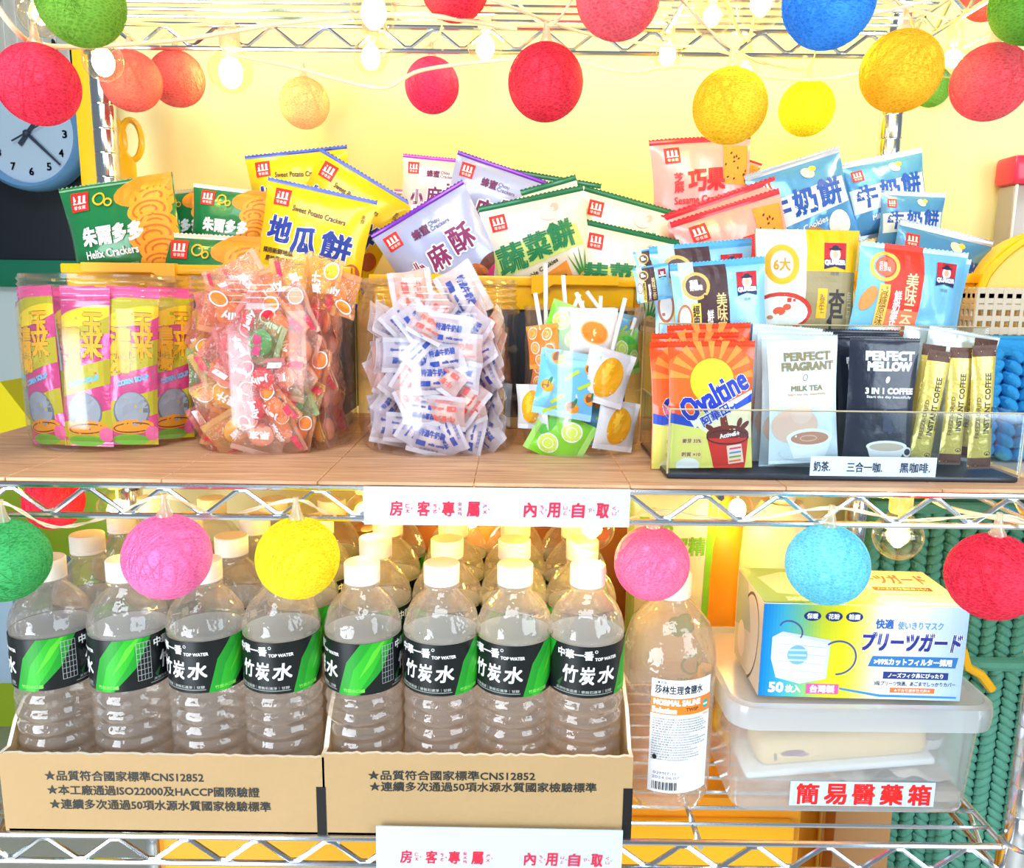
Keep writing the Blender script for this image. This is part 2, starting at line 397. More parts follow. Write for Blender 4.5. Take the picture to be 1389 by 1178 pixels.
# lime green partition low at the left
p0 = pt(-200, 1200, 1.2); p1 = pt(196, 652, 1.2)
b = MB(); b.rbox((p0.x, 1.2, p0.z), (p1.x, 1.23, pt(0, 655, 1.2).z + .05), mat('lime_panel', (186, 214, 50), .6), .004)
tag(b.build('partition_panel'), 'lime green panel standing behind the rack at the lower left', 'panel')
# slanted yellow cabinet side at the very left, grey one below
y0 = .9; P = [pt(-120, 540, y0), pt(-120, 640, y0), pt(60, 640, y0), pt(60, 595, y0), pt(0, 518, y0)]
b = MB(); P2 = [p + Vector((0, .25, 0)) for p in P]; n = len(P)
b.add(P + P2, [tuple(range(n)), tuple(range(n, 2 * n))[::-1]] + [(i, n + i, n + (i + 1) % n, (i + 1) % n) for i in range(n)], mat('yellow_fabric', (248, 226, 20), .7))
tag(b.build('slanted_stool', None, False), 'bright yellow slanted block behind the first candy jar', 'stool')
b = MB(); b.rbox((p0.x, .75, pt(0, 930, .75).z), (pt(26, 900, .75).x, .95, pt(0, 800, .75).z), mat('bluegrey', (150, 175, 195), .6), .01)
b2 = MB()
tag(b.build('storage_cube'), 'blue-grey cube behind the left carton, at its outer end', 'box')

# yellow bar with scissors and a lamp-lit hook beside the board
P0 = pt(127, 250, .40); P1 = pt(124, 60, .40); w = 15 * depth(P0) / F_PX
t = thing('yellow_ruler', 'tall flat yellow bar standing upright beside the wall clock', 'bar', P0)
b = MB(); b.rbox((-w, -.004, -.11), (w, .004, (P1 - P0).z), m_yel, .002); b.build('bar', t)
b = MB(); b.rbox((-w * 1.3, -.008, -.115), (w * 1.3, .008, -.10), m_yel, .002); b.build('end_cap', t)
P0 = pt(172, 190, .38); s_ = depth(P0) / F_PX
t = thing('scissors', 'yellow handled scissors hanging point down next to the yellow bar', 'scissors', P0)
for k, (dx, rot) in enumerate(((-16, -.15), (6, .1))):
    b = MB(); pts = [Vector((s_ * (dx + 14 * math.cos(a) * (1 if k else .9)), 0, s_ * (0 + 26 * math.sin(a)))) for a in [2 * PI * i / 20 for i in range(20)]]
    b.tube(pts, s_ * 4.2, m_yel, 8, closed=True); b.build('handle', t)
b = MB(); b.rbox((-s_ * 18, -.004, -s_ * 64), (s_ * 10, .004, -s_ * 22), m_yel, .003); b.build('joint', t)
b = MB(); b.box((-s_ * 10, -.001, -s_ * 130), (-s_ * 1, .001, -s_ * 60), m_chrome); b.build('blade', t)
b = MB(); b.box((s_ * 1, .0015, -s_ * 130), (s_ * 8, .003, -s_ * 60), m_chrome); b.build('blade', t)

# ------------------------------------------------------------------ the wire rack
XL, XR, YD = -.440, .41, .337
ZT, ZM, ZB = .428, 0.0, -.297
t = thing('wire_rack', 'chrome wire storage rack with three shelves carrying everything', 'shelving', (0, 0, -.9))
def rel(b):
    for i, p in enumerate(b.v): b.v[i] = (p[0], p[1], p[2] + .9)
    return b
def truss(b, p, q, n, r1=.0026, h=.024):
    p, q = Vector(p), Vector(q); b.tube([p, q], r1, m_chrome, 8); dn = Vector((0, 0, -h)); b.tube([p + dn, q + dn], r1, m_chrome, 8)
for (z, nm) in ((ZT, 'top_shelf'), (ZM, 'middle_shelf'), (ZB, 'bottom_shelf')):
    fr = MB()
    for (p, q) in (((XL, 0, z), (XR, 0, z)), ((XL, YD, z), (XR, YD, z)), ((XL, 0, z), (XL, YD, z)), ((XR, 0, z), (XR, YD, z))): truss(fr, p, q, 0)
    sh = rel(fr).build(nm, t)
    zz = MB()
    for (p, q) in (((XL, 0, z), (XR, 0, z)), ((XL, YD, z), (XR, YD, z)), ((XL, 0, z), (XL, YD, z)), ((XR, 0, z), (XR, YD, z))):
        p, q = Vector(p), Vector(q); L = (q - p).length; d = (q - p) / L; n = max(2, int(round(L / .0292))); pts = []
        for i in range(n + 1):
            c = p + d * (L * i / n); hi = i % 2 == 0; zc = -.0035 if hi else -.0205
            for e in (-.12, .12):
                if 0 <= i + e <= n: pts.append(p + d * (L * (i + e) / n) + Vector((0, 0, zc)))
        zz.tube(pts, .002, m_chrome, 6)
    rel(zz).build('zigzag_wire', sh)
    n = 15
    for i in range(1, n):
        w_ = MB(); y = YD * i / n; w_.tube([(XL, y, z + .001), (XR, y, z + .001)], .0017, m_chrome, 6); rel(w_).build('wire', sh)
    for x in (XL + .3, XL + .6):
        w_ = MB(); w_.tube([(x, 0, z - .004), (x, YD, z - .004)], .0028, m_chrome, 6); rel(w_).build('cross_brace', sh)
for (x, y) in ((XL - .012, 0.0), (XR + .0145, 0.0), (XL - .012, YD), (XR + .002, YD)):
    r = .0140 if y == 0 else .0125; prof = []; z = -.9
    while z < .62:
        prof += [(r, z + .0), (r, z + .0225), (r - .0005, z + .0235), (r - .0005, z + .0245), (r, z + .0255)]; z += .0254
    b = MB(); b.lathe([(p[0], p[1] + .9) for p in prof], m_chrome, 20, Matrix.Translation((x, y, 0))); po = b.build('post', t, ang=60)
    for z in (ZT, ZM, ZB):
        b = MB(); b.lathe([(r + .001, z - .034), (r + .004, z - .032), (r + .0035, z + .004), (r + .001, z + .006)], m_chrome, 20, Matrix.Translation((x, y, .9))); b.build('collar', po)

# wood-look mat on the middle shelf
m_wood = bpy.data.materials.new('wood_mat'); m_wood.use_nodes = True; nt = m_wood.node_tree; B_ = nt.nodes['Principled BSDF']
tc = nt.nodes.new('ShaderNodeTexCoord'); mp = nt.nodes.new('ShaderNodeMapping'); mp.inputs['Rotation'].default_value = (0, 0, math.radians(-72)); mp.inputs['Scale'].default_value = (7, 95, 1)
ns = nt.nodes.new('ShaderNodeTexNoise'); ns.inputs['Scale'].default_value = 1.6; ns.inputs['Detail'].default_value = 7; ns.inputs['Distortion'].default_value = 1.2
cr_ = nt.nodes.new('ShaderNodeValToRGB'); e = cr_.color_ramp.elements
e[0].position = .3; e[0].color = (lin(186), lin(134), lin(96), 1); e[1].position = .72; e[1].color = (lin(232), lin(184), lin(142), 1)
nt.links.new(tc.outputs['Object'], mp.inputs[0]); nt.links.new(mp.outputs[0], ns.inputs[0]); nt.links.new(ns.outputs['Fac'], cr_.inputs[0]); nt.links.new(cr_.outputs[0], B_.inputs['Base Color'])
B_.inputs['Roughness'].default_value = .5
t = thing('wood_look_mat', 'wood-patterned plank sheet lying on the middle shelf under the jars', 'shelf mat', (0, 0, .003))
mt = m_wood; ZS = .006; xs = -.50; k = 0
while xs < XR - .005:
    x1 = min(xs + .118, XR + .004); b = MB(); b.rbox((xs, -.004, 0), (x1 - .0006, YD + .004, ZS - .003), m_wood, .0006, 1); b.build('plank', t); xs = x1

# ------------------------------------------------------------------ paper signs clipped to the shelf edges
RED = (228, 40, 66)
def sign(zt, zb_, u0, v0, u1, v1, label, rot=0):
    a = pt(u0, v0, -.006); c = pt(u1, v1, -.006); W = (c - a); w = W.length; h = zb_
    t = thing('paper_sign', label, 'sign', (a + c) / 2); ang = math.atan2(-W.z, W.x); t.rotation_euler = (0, ang, 0)
    b = MB(); b.box((-w / 2, -.0006, -h), (w / 2, .0006, 0), m_white); b.build('paper', t, False)
    A = Art(); k = 100 / w; H = h * k
    cs = [(u, ch) for u, ch in zip((12.2, 22.5, 31.8, 41.2, 62.6, 71.4, 80.6, 89.8), '房客專屬內用自取')]
    zy = ['ㄈㄤ', 'ㄎㄜ', 'ㄓㄨㄢ', 'ㄕㄨ', 'ㄋㄟ', 'ㄩㄥ', 'ㄗ', 'ㄑㄩ']; tn = 'ˊˋ ˇˋˋˋˇ'
    for (u, ch), q, tt in zip(cs, zy, tn):
        A.T(ch, u, H * .56, 4.5, 5.6, RED, bold=.14, shear=.05)
        n = len(q)
        for i, g in enumerate(q): A.T(g, u + 4.3, H * .56 + (i - (n - 1) / 2) * 2.0, 1.5, 1.4, RED, bold=.04)
        if tt != ' ': A.T(tt, u + 5.9, H * .56, .7, .7, RED)
    obj('print', A.mesh('lettering', lambda x, y, i: Vector(((x - 50) / k, -.0009 - i * 2e-5, -y / k)), 0), t)
    return t
def zc_of(u, v, Y): return depth(pt(u, v, Y))
sign(0, (714 - 661) * zc_of(600, 690, -.006) / F_PX, 493, 660, 855, 664, 'white paper sign with red handwriting over the middle shelf edge')
sign(0, (1200 - 1121) * zc_of(600, 1150, -.006) / F_PX, 510, 1121, 845, 1127, 'white paper sign with red handwriting over the bottom shelf edge')

# ------------------------------------------------------------------ snack bag designs
W_ = (250, 250, 248)
def logo(A, x, y, s=13, rot=0):
    A.R(x - s / 2, y - s / 2, x + s / 2, y + s / 2, (226, 44, 40), rot)
    for i in (-1, 0, 1): A.R(x + i * s * .26 - s * .07, y - s * .32, x + i * s * .26 + s * .07, y + s * .06, W_)
    A.R(x - s * .38, y + s * .06, x + s * .38, y + s * .12, W_); A.T('零食屋', x, y + s * .3, s * .7, s * .2, W_)
    return A
def spiral(A, x, y, r, c1=(246, 166, 40), c2=(214, 110, 20), rot=0):
    A.E(x, y, r, r * .62, c1, rot); A.ring(x, y, r * .72, r * .42, r * .10, c2, rot); A.ring(x, y, r * .38, r * .2, r * .1, c2, rot)
GRN = (30, 128, 72)
A = Art(); A.E(80, 12, 30, 14, (240, 150, 40), -12)
for i in range(7): spiral(A, 84 - 4 * (i % 2), 20 + i * 11, 20 - (i % 3) * 2, rot=-12 + 5 * (i % 3))
logo(A, 20, 16, 17); A.T('朱爾多多', 46, 47, 56, 15, W_, bold=.7, shear=.06); A.T('Helix Crackers', 42, 62, 48, 6.5, W_, bold=.2)
A.T('香脆可口・令人回味無窮', 45, 74, 36, 3.4, (190, 225, 190)); A.T('一口接一口的好味道', 50, 81, 34, 3.2, (190, 225, 190)); spiral(A, 52, 90, 11)
A.ring(38, 16, 5, 5, 1.6, (246, 190, 40)); A.ring(46, 20, 3, 3, 1.4, (246, 190, 40))
P_helix = Pack('helix', 96, foil('film_green', GRN), foil('seal_cream', (226, 214, 190)), 30, 5, 6, 1.2, A, seed=1)
P_helix2 = Pack('helix2', 96, foil('film_green', GRN), foil('seal_green', (44, 120, 60)), 34, 4, 6, 1.7, A, seed=4)
BL = (36, 62, 158)
A = Art(); A.E(52, 92, 40, 22, (30, 110, 205)); A.poly([(40, 92), (54, 72), (70, 90)], (250, 190, 50)); A.E(68, 82, 16, 12, (246, 176, 30), 20)
A.E(82, 78, 9, 7, (150, 84, 40)); A.E(92, 70, 7, 9, (190, 96, 40)); logo(A, 17, 16, 15)
A.T('Sweet Potato Crackers', 54, 25, 50, 5, (90, 70, 60), bold=.12, rot=4)
A.T('地', 20, 44, 22, 22, BL, bold=.9, out=W_, ow=2.0, rot=0, shear=.08); A.T('瓜', 45, 50, 22, 23, BL, bold=.9, out=W_, ow=2.0); A.T('餅', 75, 50, 27, 25, BL, bold=.9, out=W_, ow=2.0, rot=4)
A.T('採用新鮮地瓜', 22, 64, 30, 4.8, (70, 50, 30), bold=.15); A.T('風味最自然！', 24, 71, 26, 4.8, (70, 50, 30), bold=.15); A.T('素\n食', 93, 20, 4, 8, (90, 70, 40))
P_potato = Pack('potato', 100, foil('film_yellow', (255, 214, 20)), foil('seal_blue', (44, 66, 150), metal=.4), 28, 4, 5, 1.0, A, seed=2)
PU = (132, 40, 98)
A = Art(); A.E(88, 84, 18, 12, (110, 60, 50), -10); A.E(90, 90, 17, 8, (216, 60, 120), -10); A.E(68, 84, 4, 10, (190, 100, 50), -35); A.E(74, 80, 4, 8, (200, 110, 56), -35)
logo(A, 15, 18, 15); A.T('蜂蜜', 42, 24, 17, 9, (110, 40, 90), bold=.4); A.T('Chou\nCrackers', 62, 24, 20, 9, (120, 110, 150), bold=.1)
A.T('小', 22, 55, 16, 17, PU, bold=1.0, out=W_, ow=2.2); A.T('麻', 46, 52, 20, 22, PU, bold=.6, out=W_, ow=2.2); A.T('酥', 74, 47, 23, 24, PU, bold=.6, out=W_, ow=2.2); A.T('純素可食', 34, 80, 18, 4, (90, 90, 120))
P_purple = Pack('purple', 92, foil('film_lavender', (176, 186, 224)), foil('seal_purple', (126, 52, 182), metal=.35), 26, 5, 5, 1.2, A, seed=3)
P_pale = Pack('pale', 92, foil('film_palepink', (250, 226, 214)), foil('seal_violet', (186, 60, 190), metal=.4), 26, 5, 5, 1.2, A, seed=6)
VG = (26, 130, 78)
A = Art(); A.poly([(2, 46), (88, 34), (92, 54), (3, 72)], (206, 226, 130)); A.poly([(38, 80), (72, 66), (78, 96), (48, 104)], (240, 158, 66)); A.E(58, 84, 2, 2, (90, 130, 40)); A.E(68, 80, 2, 2, (90, 130, 40)); A.E(52, 92, 2, 2, (90, 130, 40)); A.E(24, 94, 20, 8, (232, 140, 60), 20)
for k in (-14, -7, 0, 7, 14): A.poly([(86 + k * .2 - 1.5, 82), (86 + k * .9, 54 + abs(k) * .5), (86 + k * .2 + 1.5, 82)], (60, 150, 60))
A.E(87, 90, 8, 11, (236, 176, 120)); A.E(64, 18, 10, 9, (226, 226, 216)); A.E(70, 16, 4, 4, (236, 180, 170))
logo(A, 15, 20, 15); A.T('蔬', 20, 54, 26, 25, VG, bold=1.1, rot=-8); A.T('菜', 47, 48, 23, 23, VG, bold=1.1, rot=-8); A.T('餅', 72, 42, 24, 24, VG, bold=1.1, rot=-8)
A.T('Vegetable Cookies', 42, 72, 46, 5, (60, 70, 60), rot=-20, bold=.15)
P_veg = Pack('veg', 96, foil('film_white', (240, 236, 222)), foil('seal_dkgreen', (28, 112, 72)), 28, 6, 6, 1.1, A, seed=5)
A = Art(); A.R(70, 12, 96, 50, (240, 150, 60), 4)
random.seed(2)
for k in range(14): A.E(random.uniform(72, 94), random.uniform(15, 48), .9, 1.6, (70, 40, 30), random.uniform(0, 90), 7)
logo(A, 20, 18, 15); A.T('芝麻', 24, 45, 9, 19, (222, 56, 66), bold=.3, vert=True); A.T('巧果', 52, 44, 36, 20, (222, 40, 52), bold=.9); A.T('Sesame Crackers', 48, 62, 58, 7, (222, 56, 66), bold=.2)
A.R(66, 60, 88, 88, (236, 140, 50), -8)
P_sesame = Pack('sesame', 96, foil('film_pink', (255, 168, 170)), foil('seal_red', (226, 42, 62)), 28, 6, 6, 1.2, A, seed=7)
A = Art(); A.poly([(2, 36), (96, 30), (98, 56), (4, 66)], (214, 236, 250)); A.T('牛', 20, 46, 22, 26, (28, 84, 190), bold=1.0); A.T('奶', 48, 44, 24, 26, (28, 84, 190), bold=1.0); A.T('餅', 77, 42, 26, 27, (28, 84, 190), bold=1.0)
A.T('Milk Cookies', 46, 70, 44, 6, (230, 244, 255), bold=.2, rot=-8); A.E(48, 82, 15, 11, (196, 142, 92)); A.E(80, 76, 12, 14, (246, 244, 238)); logo(A, 14, 20, 13); A.E(60, 18, 7, 5, (250, 244, 210), 30); A.E(66, 15, 4, 3, (250, 210, 90))
P_milk = Pack('milk', 98, foil('film_blue', (92, 164, 230), .22, .3), foil('seal_silver', (170, 182, 196), metal=.5), 30, 7, 6, 1.6, A, seed=8)

# ---- snack bags, standing in the yellow trays (TL, TR corners; distance)
G = 'snack bags standing in the trays behind the jars'
def sb(P, tl, tr, Y, label, lean=8, yaw=0): return bag(P, tl, tr, .265 + (Y - .27) * .62, label, G, lean=lean * .4, yaw=yaw)
sb(P_helix2, (80, 256), (233, 233), .285, 'crumpled green helix cracker bag at the left end, nearest the clock', 6)
sb(P_helix, (196, 262), (300, 252), .345, 'green helix cracker bag mostly hidden between two other green bags', 4)
sb(P_helix, (263, 248), (376, 262), .315, 'green helix cracker bag standing behind the low green bag', 5)
sb(P_helix, (218, 314), (362, 322), .27, 'low green helix cracker bag just above the second candy jar', 4)
sb(P_potato, (332, 211), (470, 196), .365, 'yellow sweet potato cracker bag, rearmost of the yellow three', 5)
sb(P_potato, (436, 200), (562, 276), .345, 'yellow sweet potato cracker bag slanting down behind the front one', 5)
sb(P_potato, (364, 239), (512, 272), .275, 'yellow sweet potato cracker bag in front, with full blue lettering', 6)
sb(P_pale, (535, 256), (590, 262), .375, 'small pale pink bag peeping out at the far back', 4)
sb(P_pale, (547, 208), (650, 218), .355, 'pale bag with shiny violet seal behind the lavender bags', 5)
sb(P_purple, (622, 203), (744, 246), .325, 'lavender cookie bag slanting right behind the front lavender bag', 6)
sb(P_purple, (502, 318), (626, 243), .275, 'lavender cookie bag in front, tilted up to the right', 6)
sb(P_veg, (692, 228), (816, 249), .36, 'white vegetable cookie bag at the very back, only its green seal showing', 5)
sb(P_veg, (640, 276), (780, 236), .31, 'white vegetable cookie bag just behind the front one, seal tilted', 5)
sb(P_veg, (648, 280), (790, 250), .275, 'white vegetable cookie bag in front with full green lettering', 6)
sb(P_veg, (794, 251), (924, 288), .315, 'white vegetable cookie bag leaning behind the lower right one', 5)
sb(P_veg, (792, 296), (925, 326), .275, 'white vegetable cookie bag lower right, beside the cocoa packets', 5)
sb(P_sesame, (985, 205), (1034, 222), .375, 'red-sealed pink bag tip poking out behind the large sesame bag', 4)
sb(P_sesame, (880, 190), (1018, 180), .34, 'tall pink sesame cracker bag, rearmost of the pink bags', 6)
sb(P_sesame, (896, 292), (1050, 238), .31, 'pink sesame cracker bag sandwiched between two others', 6)
sb(P_sesame, (908, 301), (1056, 254), .28, 'pink sesame cracker bag in front, tilted up to the right', 8)
sb(P_milk, (1008, 238), (1137, 197), .325, 'blue milk cookie bag leaning against the pink bags', 6)
sb(P_milk, (1140, 222), (1250, 199), .335, 'blue milk cookie bag in front of the chrome rear post', 5)
sb(P_milk, (1196, 258), (1283, 262), .31, 'crumpled blue milk cookie bag between the upright and the low one', 6)
sb(P_milk, (1222, 296), (1348, 326), .28, 'low blue milk cookie bag tilted down beside the basket', 6)

# ---- dark storage bins with yellow rims
def bin_(u0, u1, vt, Yf, label, rimh=.034):
    a = pt(u0, vt, Yf); c = pt(u1, vt, Yf); w = c.x - a.x; h = a.z - ZS; d = .085; x = w / 2
    t = thing('storage_bin', label, 'bin', ((a.x + c.x) / 2, Yf, ZS))
    m = mat('crate_dark', (34, 42, 54), .5, var=.4, vscale=20); b = MB()
    b.rbox((-x + .01, .006, .012), (x - .01, .010, h - .002), m, .001); b.rbox((-x + .01, d - .01, .012), (x - .01, d - .006, h - .002), m, .001)
    b.rbox((-x + .01, .006, .012), (-x + .014, d - .006, h - .002), m, .001); b.rbox((x - .014, .006, .012), (x - .01, d - .006, h - .002), m, .001)
    b.box((-x + .01, .006, .03), (x - .01, d - .006, .034), m); b.build('body', t)
    b = MB()
    b.rbox((-x + .008, .003, 0), (x - .008, d - .05, .012), mat('base_beige', (196, 170, 120), .6), .002); b.build('base_strip', t)
    b = MB()
    for (p, q) in (((-x + .003, .002, h - rimh), (x - .003, .006, h)), ((-x + .003, d - .006, h - rimh), (x - .003, d - .002, h)), ((-x + .003, .002, h - rimh), (-x + .007, d - .002, h)), ((x - .007, .002, h - rimh), (x - .003, d - .002, h)),
                   ((-x, -.002, h - .010), (x, .008, h)), ((-x, d - .009, h - .010), (x, d, h)), ((-x, 0, h - .010), (-x + .009, d, h)), ((x - .009, 0, h - .010), (x, d, h))): b.rbox(p, q, m_yel, .0018)
    b.build('rim', t)
    for sx in (-1, 1):
        b = MB(); V = [(sx * w * .10, -.006, h + .001), (sx * w * .42, -.006, h + .001), (sx * w * .42, -.006, h - .008), (sx * w * .18, -.006, h - .008), (sx * w * .13, -.006, h - .018), (sx * w * .10, -.006, h - .018)]; n = 6; V += [(p[0], .003, p[2]) for p in V]
        b.add(V, [tuple(range(n)), tuple(range(n, 2 * n))[::-1]] + [(i, n + i, n + (i + 1) % n, (i + 1) % n) for i in range(n)], m_yel); b.build('latch', t, False)
bin_(82, 476, 357, .238, 'storage bin with yellow rim holding the green and yellow bags')
bin_(500, 868, 372, .238, 'storage bin with yellow rim holding the lavender and vegetable bags')
bin_(900, 1334, 366, .238, 'storage bin with yellow rim holding the pink and blue bags')

# ------------------------------------------------------------------ candy jars and what they hold
m_jar = film('jar_plastic', (250, 250, 252), edge=.55, rough=.13)
m_jar2 = film('acrylic', (246, 250, 252), edge=.5)
JR, JY = .0745, .0745 + .080
def jar(u, label, R=JR, H=.153, ribs=True, Y=JY):
    P = pt(u, 600, Y); t = thing('candy_jar', label, 'jar', (P.x, Y, ZS)); b = MB()
    pr = [(.001, .003), (R * .8, .002), (R * .86, 0), (R * .93, .002), (R * .985, .010), (R, .022)]
    if ribs:
        pr += [(R, H * .80), (R * .99, H * .835), (R * .955, H * .85)]
        z = H * .86
        for k in range(4): pr += [(R * .955, z), (R * .975, z + .002), (R * .955, z + .004)]; z += .0052
        pr += [(R * .955, H - .002), (R * .95, H), (R * .935, H), (R * .93, H - .004)]
    else: pr += [(R, H - .004), (R * 1.015, H - .002), (R * 1.015, H), (R * .985, H), (R * .98, H - .004)]
    b.lathe(pr, m_jar, 56, c0=True, c1=False); b.build('body', t, ang=60)
    return t, P
jar(157, 'clear round jar at the left end holding the corn soup sticks', .0715)
jar(377, 'clear round jar filled with orange and red fruit jelly candies')
jar(596, 'clear round jar filled with white milk candies in blue and red lettering')
R4 = .0535; Y4 = .0535 + .086
jar(787, 'smaller clear canister holding lollipops, right of the three round jars', R4, .1305, False, Y4)

# corn soup sticks: upright packets in the first jar
PK, OL = (236, 90, 150), (196, 184, 40)
def stick_art(flip):
    A = Art(); H = 330
    for k in range(-1, 4):
        y = k * 105 + (40 if flip else 0); A.poly([(0, y + 30), (100, y), (100, y + 52), (0, y + 82)], OL)
    A.R(0, 0, 100, 22, PK); A.E(50, 60, 60, 18, (250, 214, 40), -15)
    A.T('玉米', 68, 100, 40, 92, (252, 186, 40), bold=1.8, out=(84, 60, 50), ow=3.0, vert=True)
    A.T('濃湯', 25, 130, 40, 92, (252, 186, 40), bold=1.8, out=(84, 60, 50), ow=3.0, vert=True)
    A.T('CORN SOUP', 50, 192, 64, 10, (120, 200, 236), bold=.8, rot=-16)
    A.E(48, 256, 36, 40, (112, 120, 128), 0); A.E(48, 254, 33, 37, (158, 166, 176), 0)
    A.E(50, 290, 42, 16, (246, 160, 40), -4); A.ring(50, 292, 36, 10, 3, (120, 70, 30), -4); A.E(46, 318, 36, 12, (120, 190, 60)); A.E(88, 304, 14, 16, (240, 110, 160))
    return A
P_stick = [Pack('stick%d' % k, 330, foil('film_pinkstick', PK, .2, .3), foil('seal_pink', (240, 130, 176), .25, .3), 34, 12, 10, 2.2, stick_art(k), seed=11 + k, nx=14, ny=34, cut=10) for k in range(2)]
G = 'corn soup sticks standing in the left jar'; jx = pt(157, 600, JY).x
spots = [(-.034, -.049, -6, 'second corn soup stick from the left in the jar, facing front'), (.004, -.055, 3, 'middle corn soup stick, pressed against the jar front'), (.038, -.046, 6, 'right front corn soup stick with its cloud-grey print turned right'),
         (-.058, -.020, -4, 'leftmost corn soup stick, seen edge-on against the jar wall'), (.060, -.014, 5, 'rightmost corn soup stick beside the fruit candy jar'), (-.026, -.012, 8, 'inner corn soup stick behind the second one'), (.024, -.012, -7, 'inner corn soup stick behind the right front one'),
         (-.036, .026, -5, 'rear left corn soup stick deep in the jar'), (.006, .030, 3, 'rear middle corn soup stick deep in the jar'), (.042, .024, 6, 'rear right corn soup stick deep in the jar')]
for i, (dx, dy, ro, lab) in enumerate(spots):
    w = .042; pack(P_stick[i % 2], 'soup_stick', 'soup packet', lab, G, (jx + dx * 1.0, JY + dy, ZS + .004), w, ro * .6, 2 if dy < -.03 else 0, math.degrees(math.atan2(dx, -dy)) * .6 if dy < 0 else 0, top=False)

# wrapped candies
def wrapper_film(name, rgb, op): return film(name, rgb, opac=op, edge=.75, rough=.18, diff=True, bump=.9)
JC = [('orange', (255, 196, 140), (255, 140, 40)), ('peach', (255, 214, 186), (252, 176, 140)), ('red', (250, 170, 160), (230, 24, 50)), ('green', (200, 230, 170), (90, 170, 90)), ('purple', (214, 180, 220), (130, 70, 150)), ('lemon', (255, 220, 140), (250, 190, 40))]
jelly = []
for k, (nm, wc, cc_) in enumerate(JC):
    A = Art(); A.T(['jelly', '果凍', 'Jelly', '蒟蒻', 'jelly', '果汁'][k], 50, 40, 40, 15, W_ if k != 3 else (230, 60, 120), bold=.7, rot=-12)
    A.R(6, 62, 34, 72, (226, 60, 90) if k != 2 else W_); A.E(78, 62, 13, 10, cc_); A.ring(78, 62, 15, 12, 2.5, W_)
    jelly.append((Pack('jelly' + nm, 82, wrapper_film('wrap_' + nm, wc, .22), wrapper_film('wrapseal_' + nm, wc, .4), 30, 11, 11, 4.0, A, 2.5, 20 + k, nx=12, ny=12, cut=10, bend=6), mat('jelly_' + nm, cc_, .25, coat=.4, sss=.2)))
milk = []
for k in range(4):
    rb = [(40, 70, 160), (226, 56, 56), (40, 70, 160), (236, 100, 90)][k]; A = Art()
    A.T('特濃牛奶糖' if k % 2 == 0 else '牛奶糖', 50, 30, 60, 15, rb, bold=.5); A.R(18, 48, 40, 60, rb); A.T('milk candy', 66, 54, 38, 8, rb, bold=.5); A.T('北海道風味', 50, 68, 44, 7, rb)
    milk.append((Pack('milkcandy%d' % k, 82, wrapper_film('wrap_milk%d' % (k % 2), [(246, 240, 250), (255, 226, 220)][k % 2], .5), wrapper_film('wrapseal_milk', (250, 246, 250), .7), 26, 12, 12, 4.0, A, 2.5, 30 + k, nx=12, ny=12, cut=10, bend=6), mat('candy_cream', (252, 236, 214), .4, sss=.15)))
ORD = ['first', 'second', 'third', 'fourth', 'fifth', 'sixth', 'seventh', 'eighth', 'ninth', 'tenth', 'eleventh', 'twelfth', 'thirteenth', 'fourteenth']
def candy_fill(kinds, u, H, labels, group, name, seed, w0=.037, weights=None, dz=.0235, cnts=(14, 8), rin=.0185):
    random.seed(seed); cx = pt(u, 600, JY).x; protos = {}; n = 0
    rings = [(JR - rin, cnts[0], -25, 205), (JR - .044, cnts[1], -40, 220)]
    z = ZS + .019; row = 0
    while z < ZS + H:
        for ri, (rr, cnt, a0, a1) in enumerate(rings):
            step = (a1 - a0) / cnt
            for k in range(cnt):
                a = math.radians(a0 + step * (k + .5 * (row % 2)) + random.uniform(-6, 6)); q = random.choices(range(len(kinds)), weights)[0] if weights else random.randrange(len(kinds))
                P, core = kinds[q]; x = cx - rr * math.cos(a); y = JY - rr * math.sin(a) * 1.0; zz = z + random.uniform(-.005, .005) + (.008 if ri else 0)
                if y > JY + .03: continue
                if q not in protos:
                    fm, st, sb_, pm = P.make(); o = thing(name, labels[q], 'candy', (0, 0, 0), 0, group)
                    obj('wrapper', fm, o); obj('seal', st, o); obj('seal', sb_, o); obj('print', pm, o)
                    b = MB(); b.ell((0, 0, .041), (.026, .012, .022), core, 14, 8); b.build('sweet', o); protos[q] = o
                else: o = dup(protos[q])
                side = ORD[k] + ' from left'
                o['label'] = (labels[q].split(' inside ')[0].split(', in the')[0] + (', %s layer up, %s' % (ORD[row], side) if ri == 0 else ', deep inside the jar, away from the glass'))
                s = w0 / .1 * random.uniform(.9, 1.12)
                E_ = Matrix.Rotation(PI / 2 - a + random.uniform(-.25, .25), 3, 'Z') @ Matrix.Rotation(random.uniform(-.22, .22), 3, 'X') @ Matrix.Rotation(random.uniform(-PI, PI), 3, 'Y')
                o.rotation_euler = E_.to_euler(); o.scale = (s, s, s); o.location = Vector((x, y, zz)) - E_ @ Vector((0, 0, .041 * s)); n += 1
        z += dz; row += 1
    return n
LJ = ['%s jelly in jar two' % c for c in ('orange', 'peach-coloured', 'red', 'green', 'purple', 'lemon yellow')]
n1 = candy_fill(jelly, 377, .122, LJ, 'fruit jelly candies filling the second jar', 'jelly_candy', 4, .046, [4, 5, 3, 1, 1, 2], .0245, (12, 7), .0205)
LM = ['blue-lettered candy in third jar', 'red-lettered candy in third jar', 'blue-marked candy in third jar', 'pale-red-lettered candy in third jar']
n2 = candy_fill(milk, 596, .126, LM, 'milk candies filling the third jar', 'milk_candy', 9, .036)
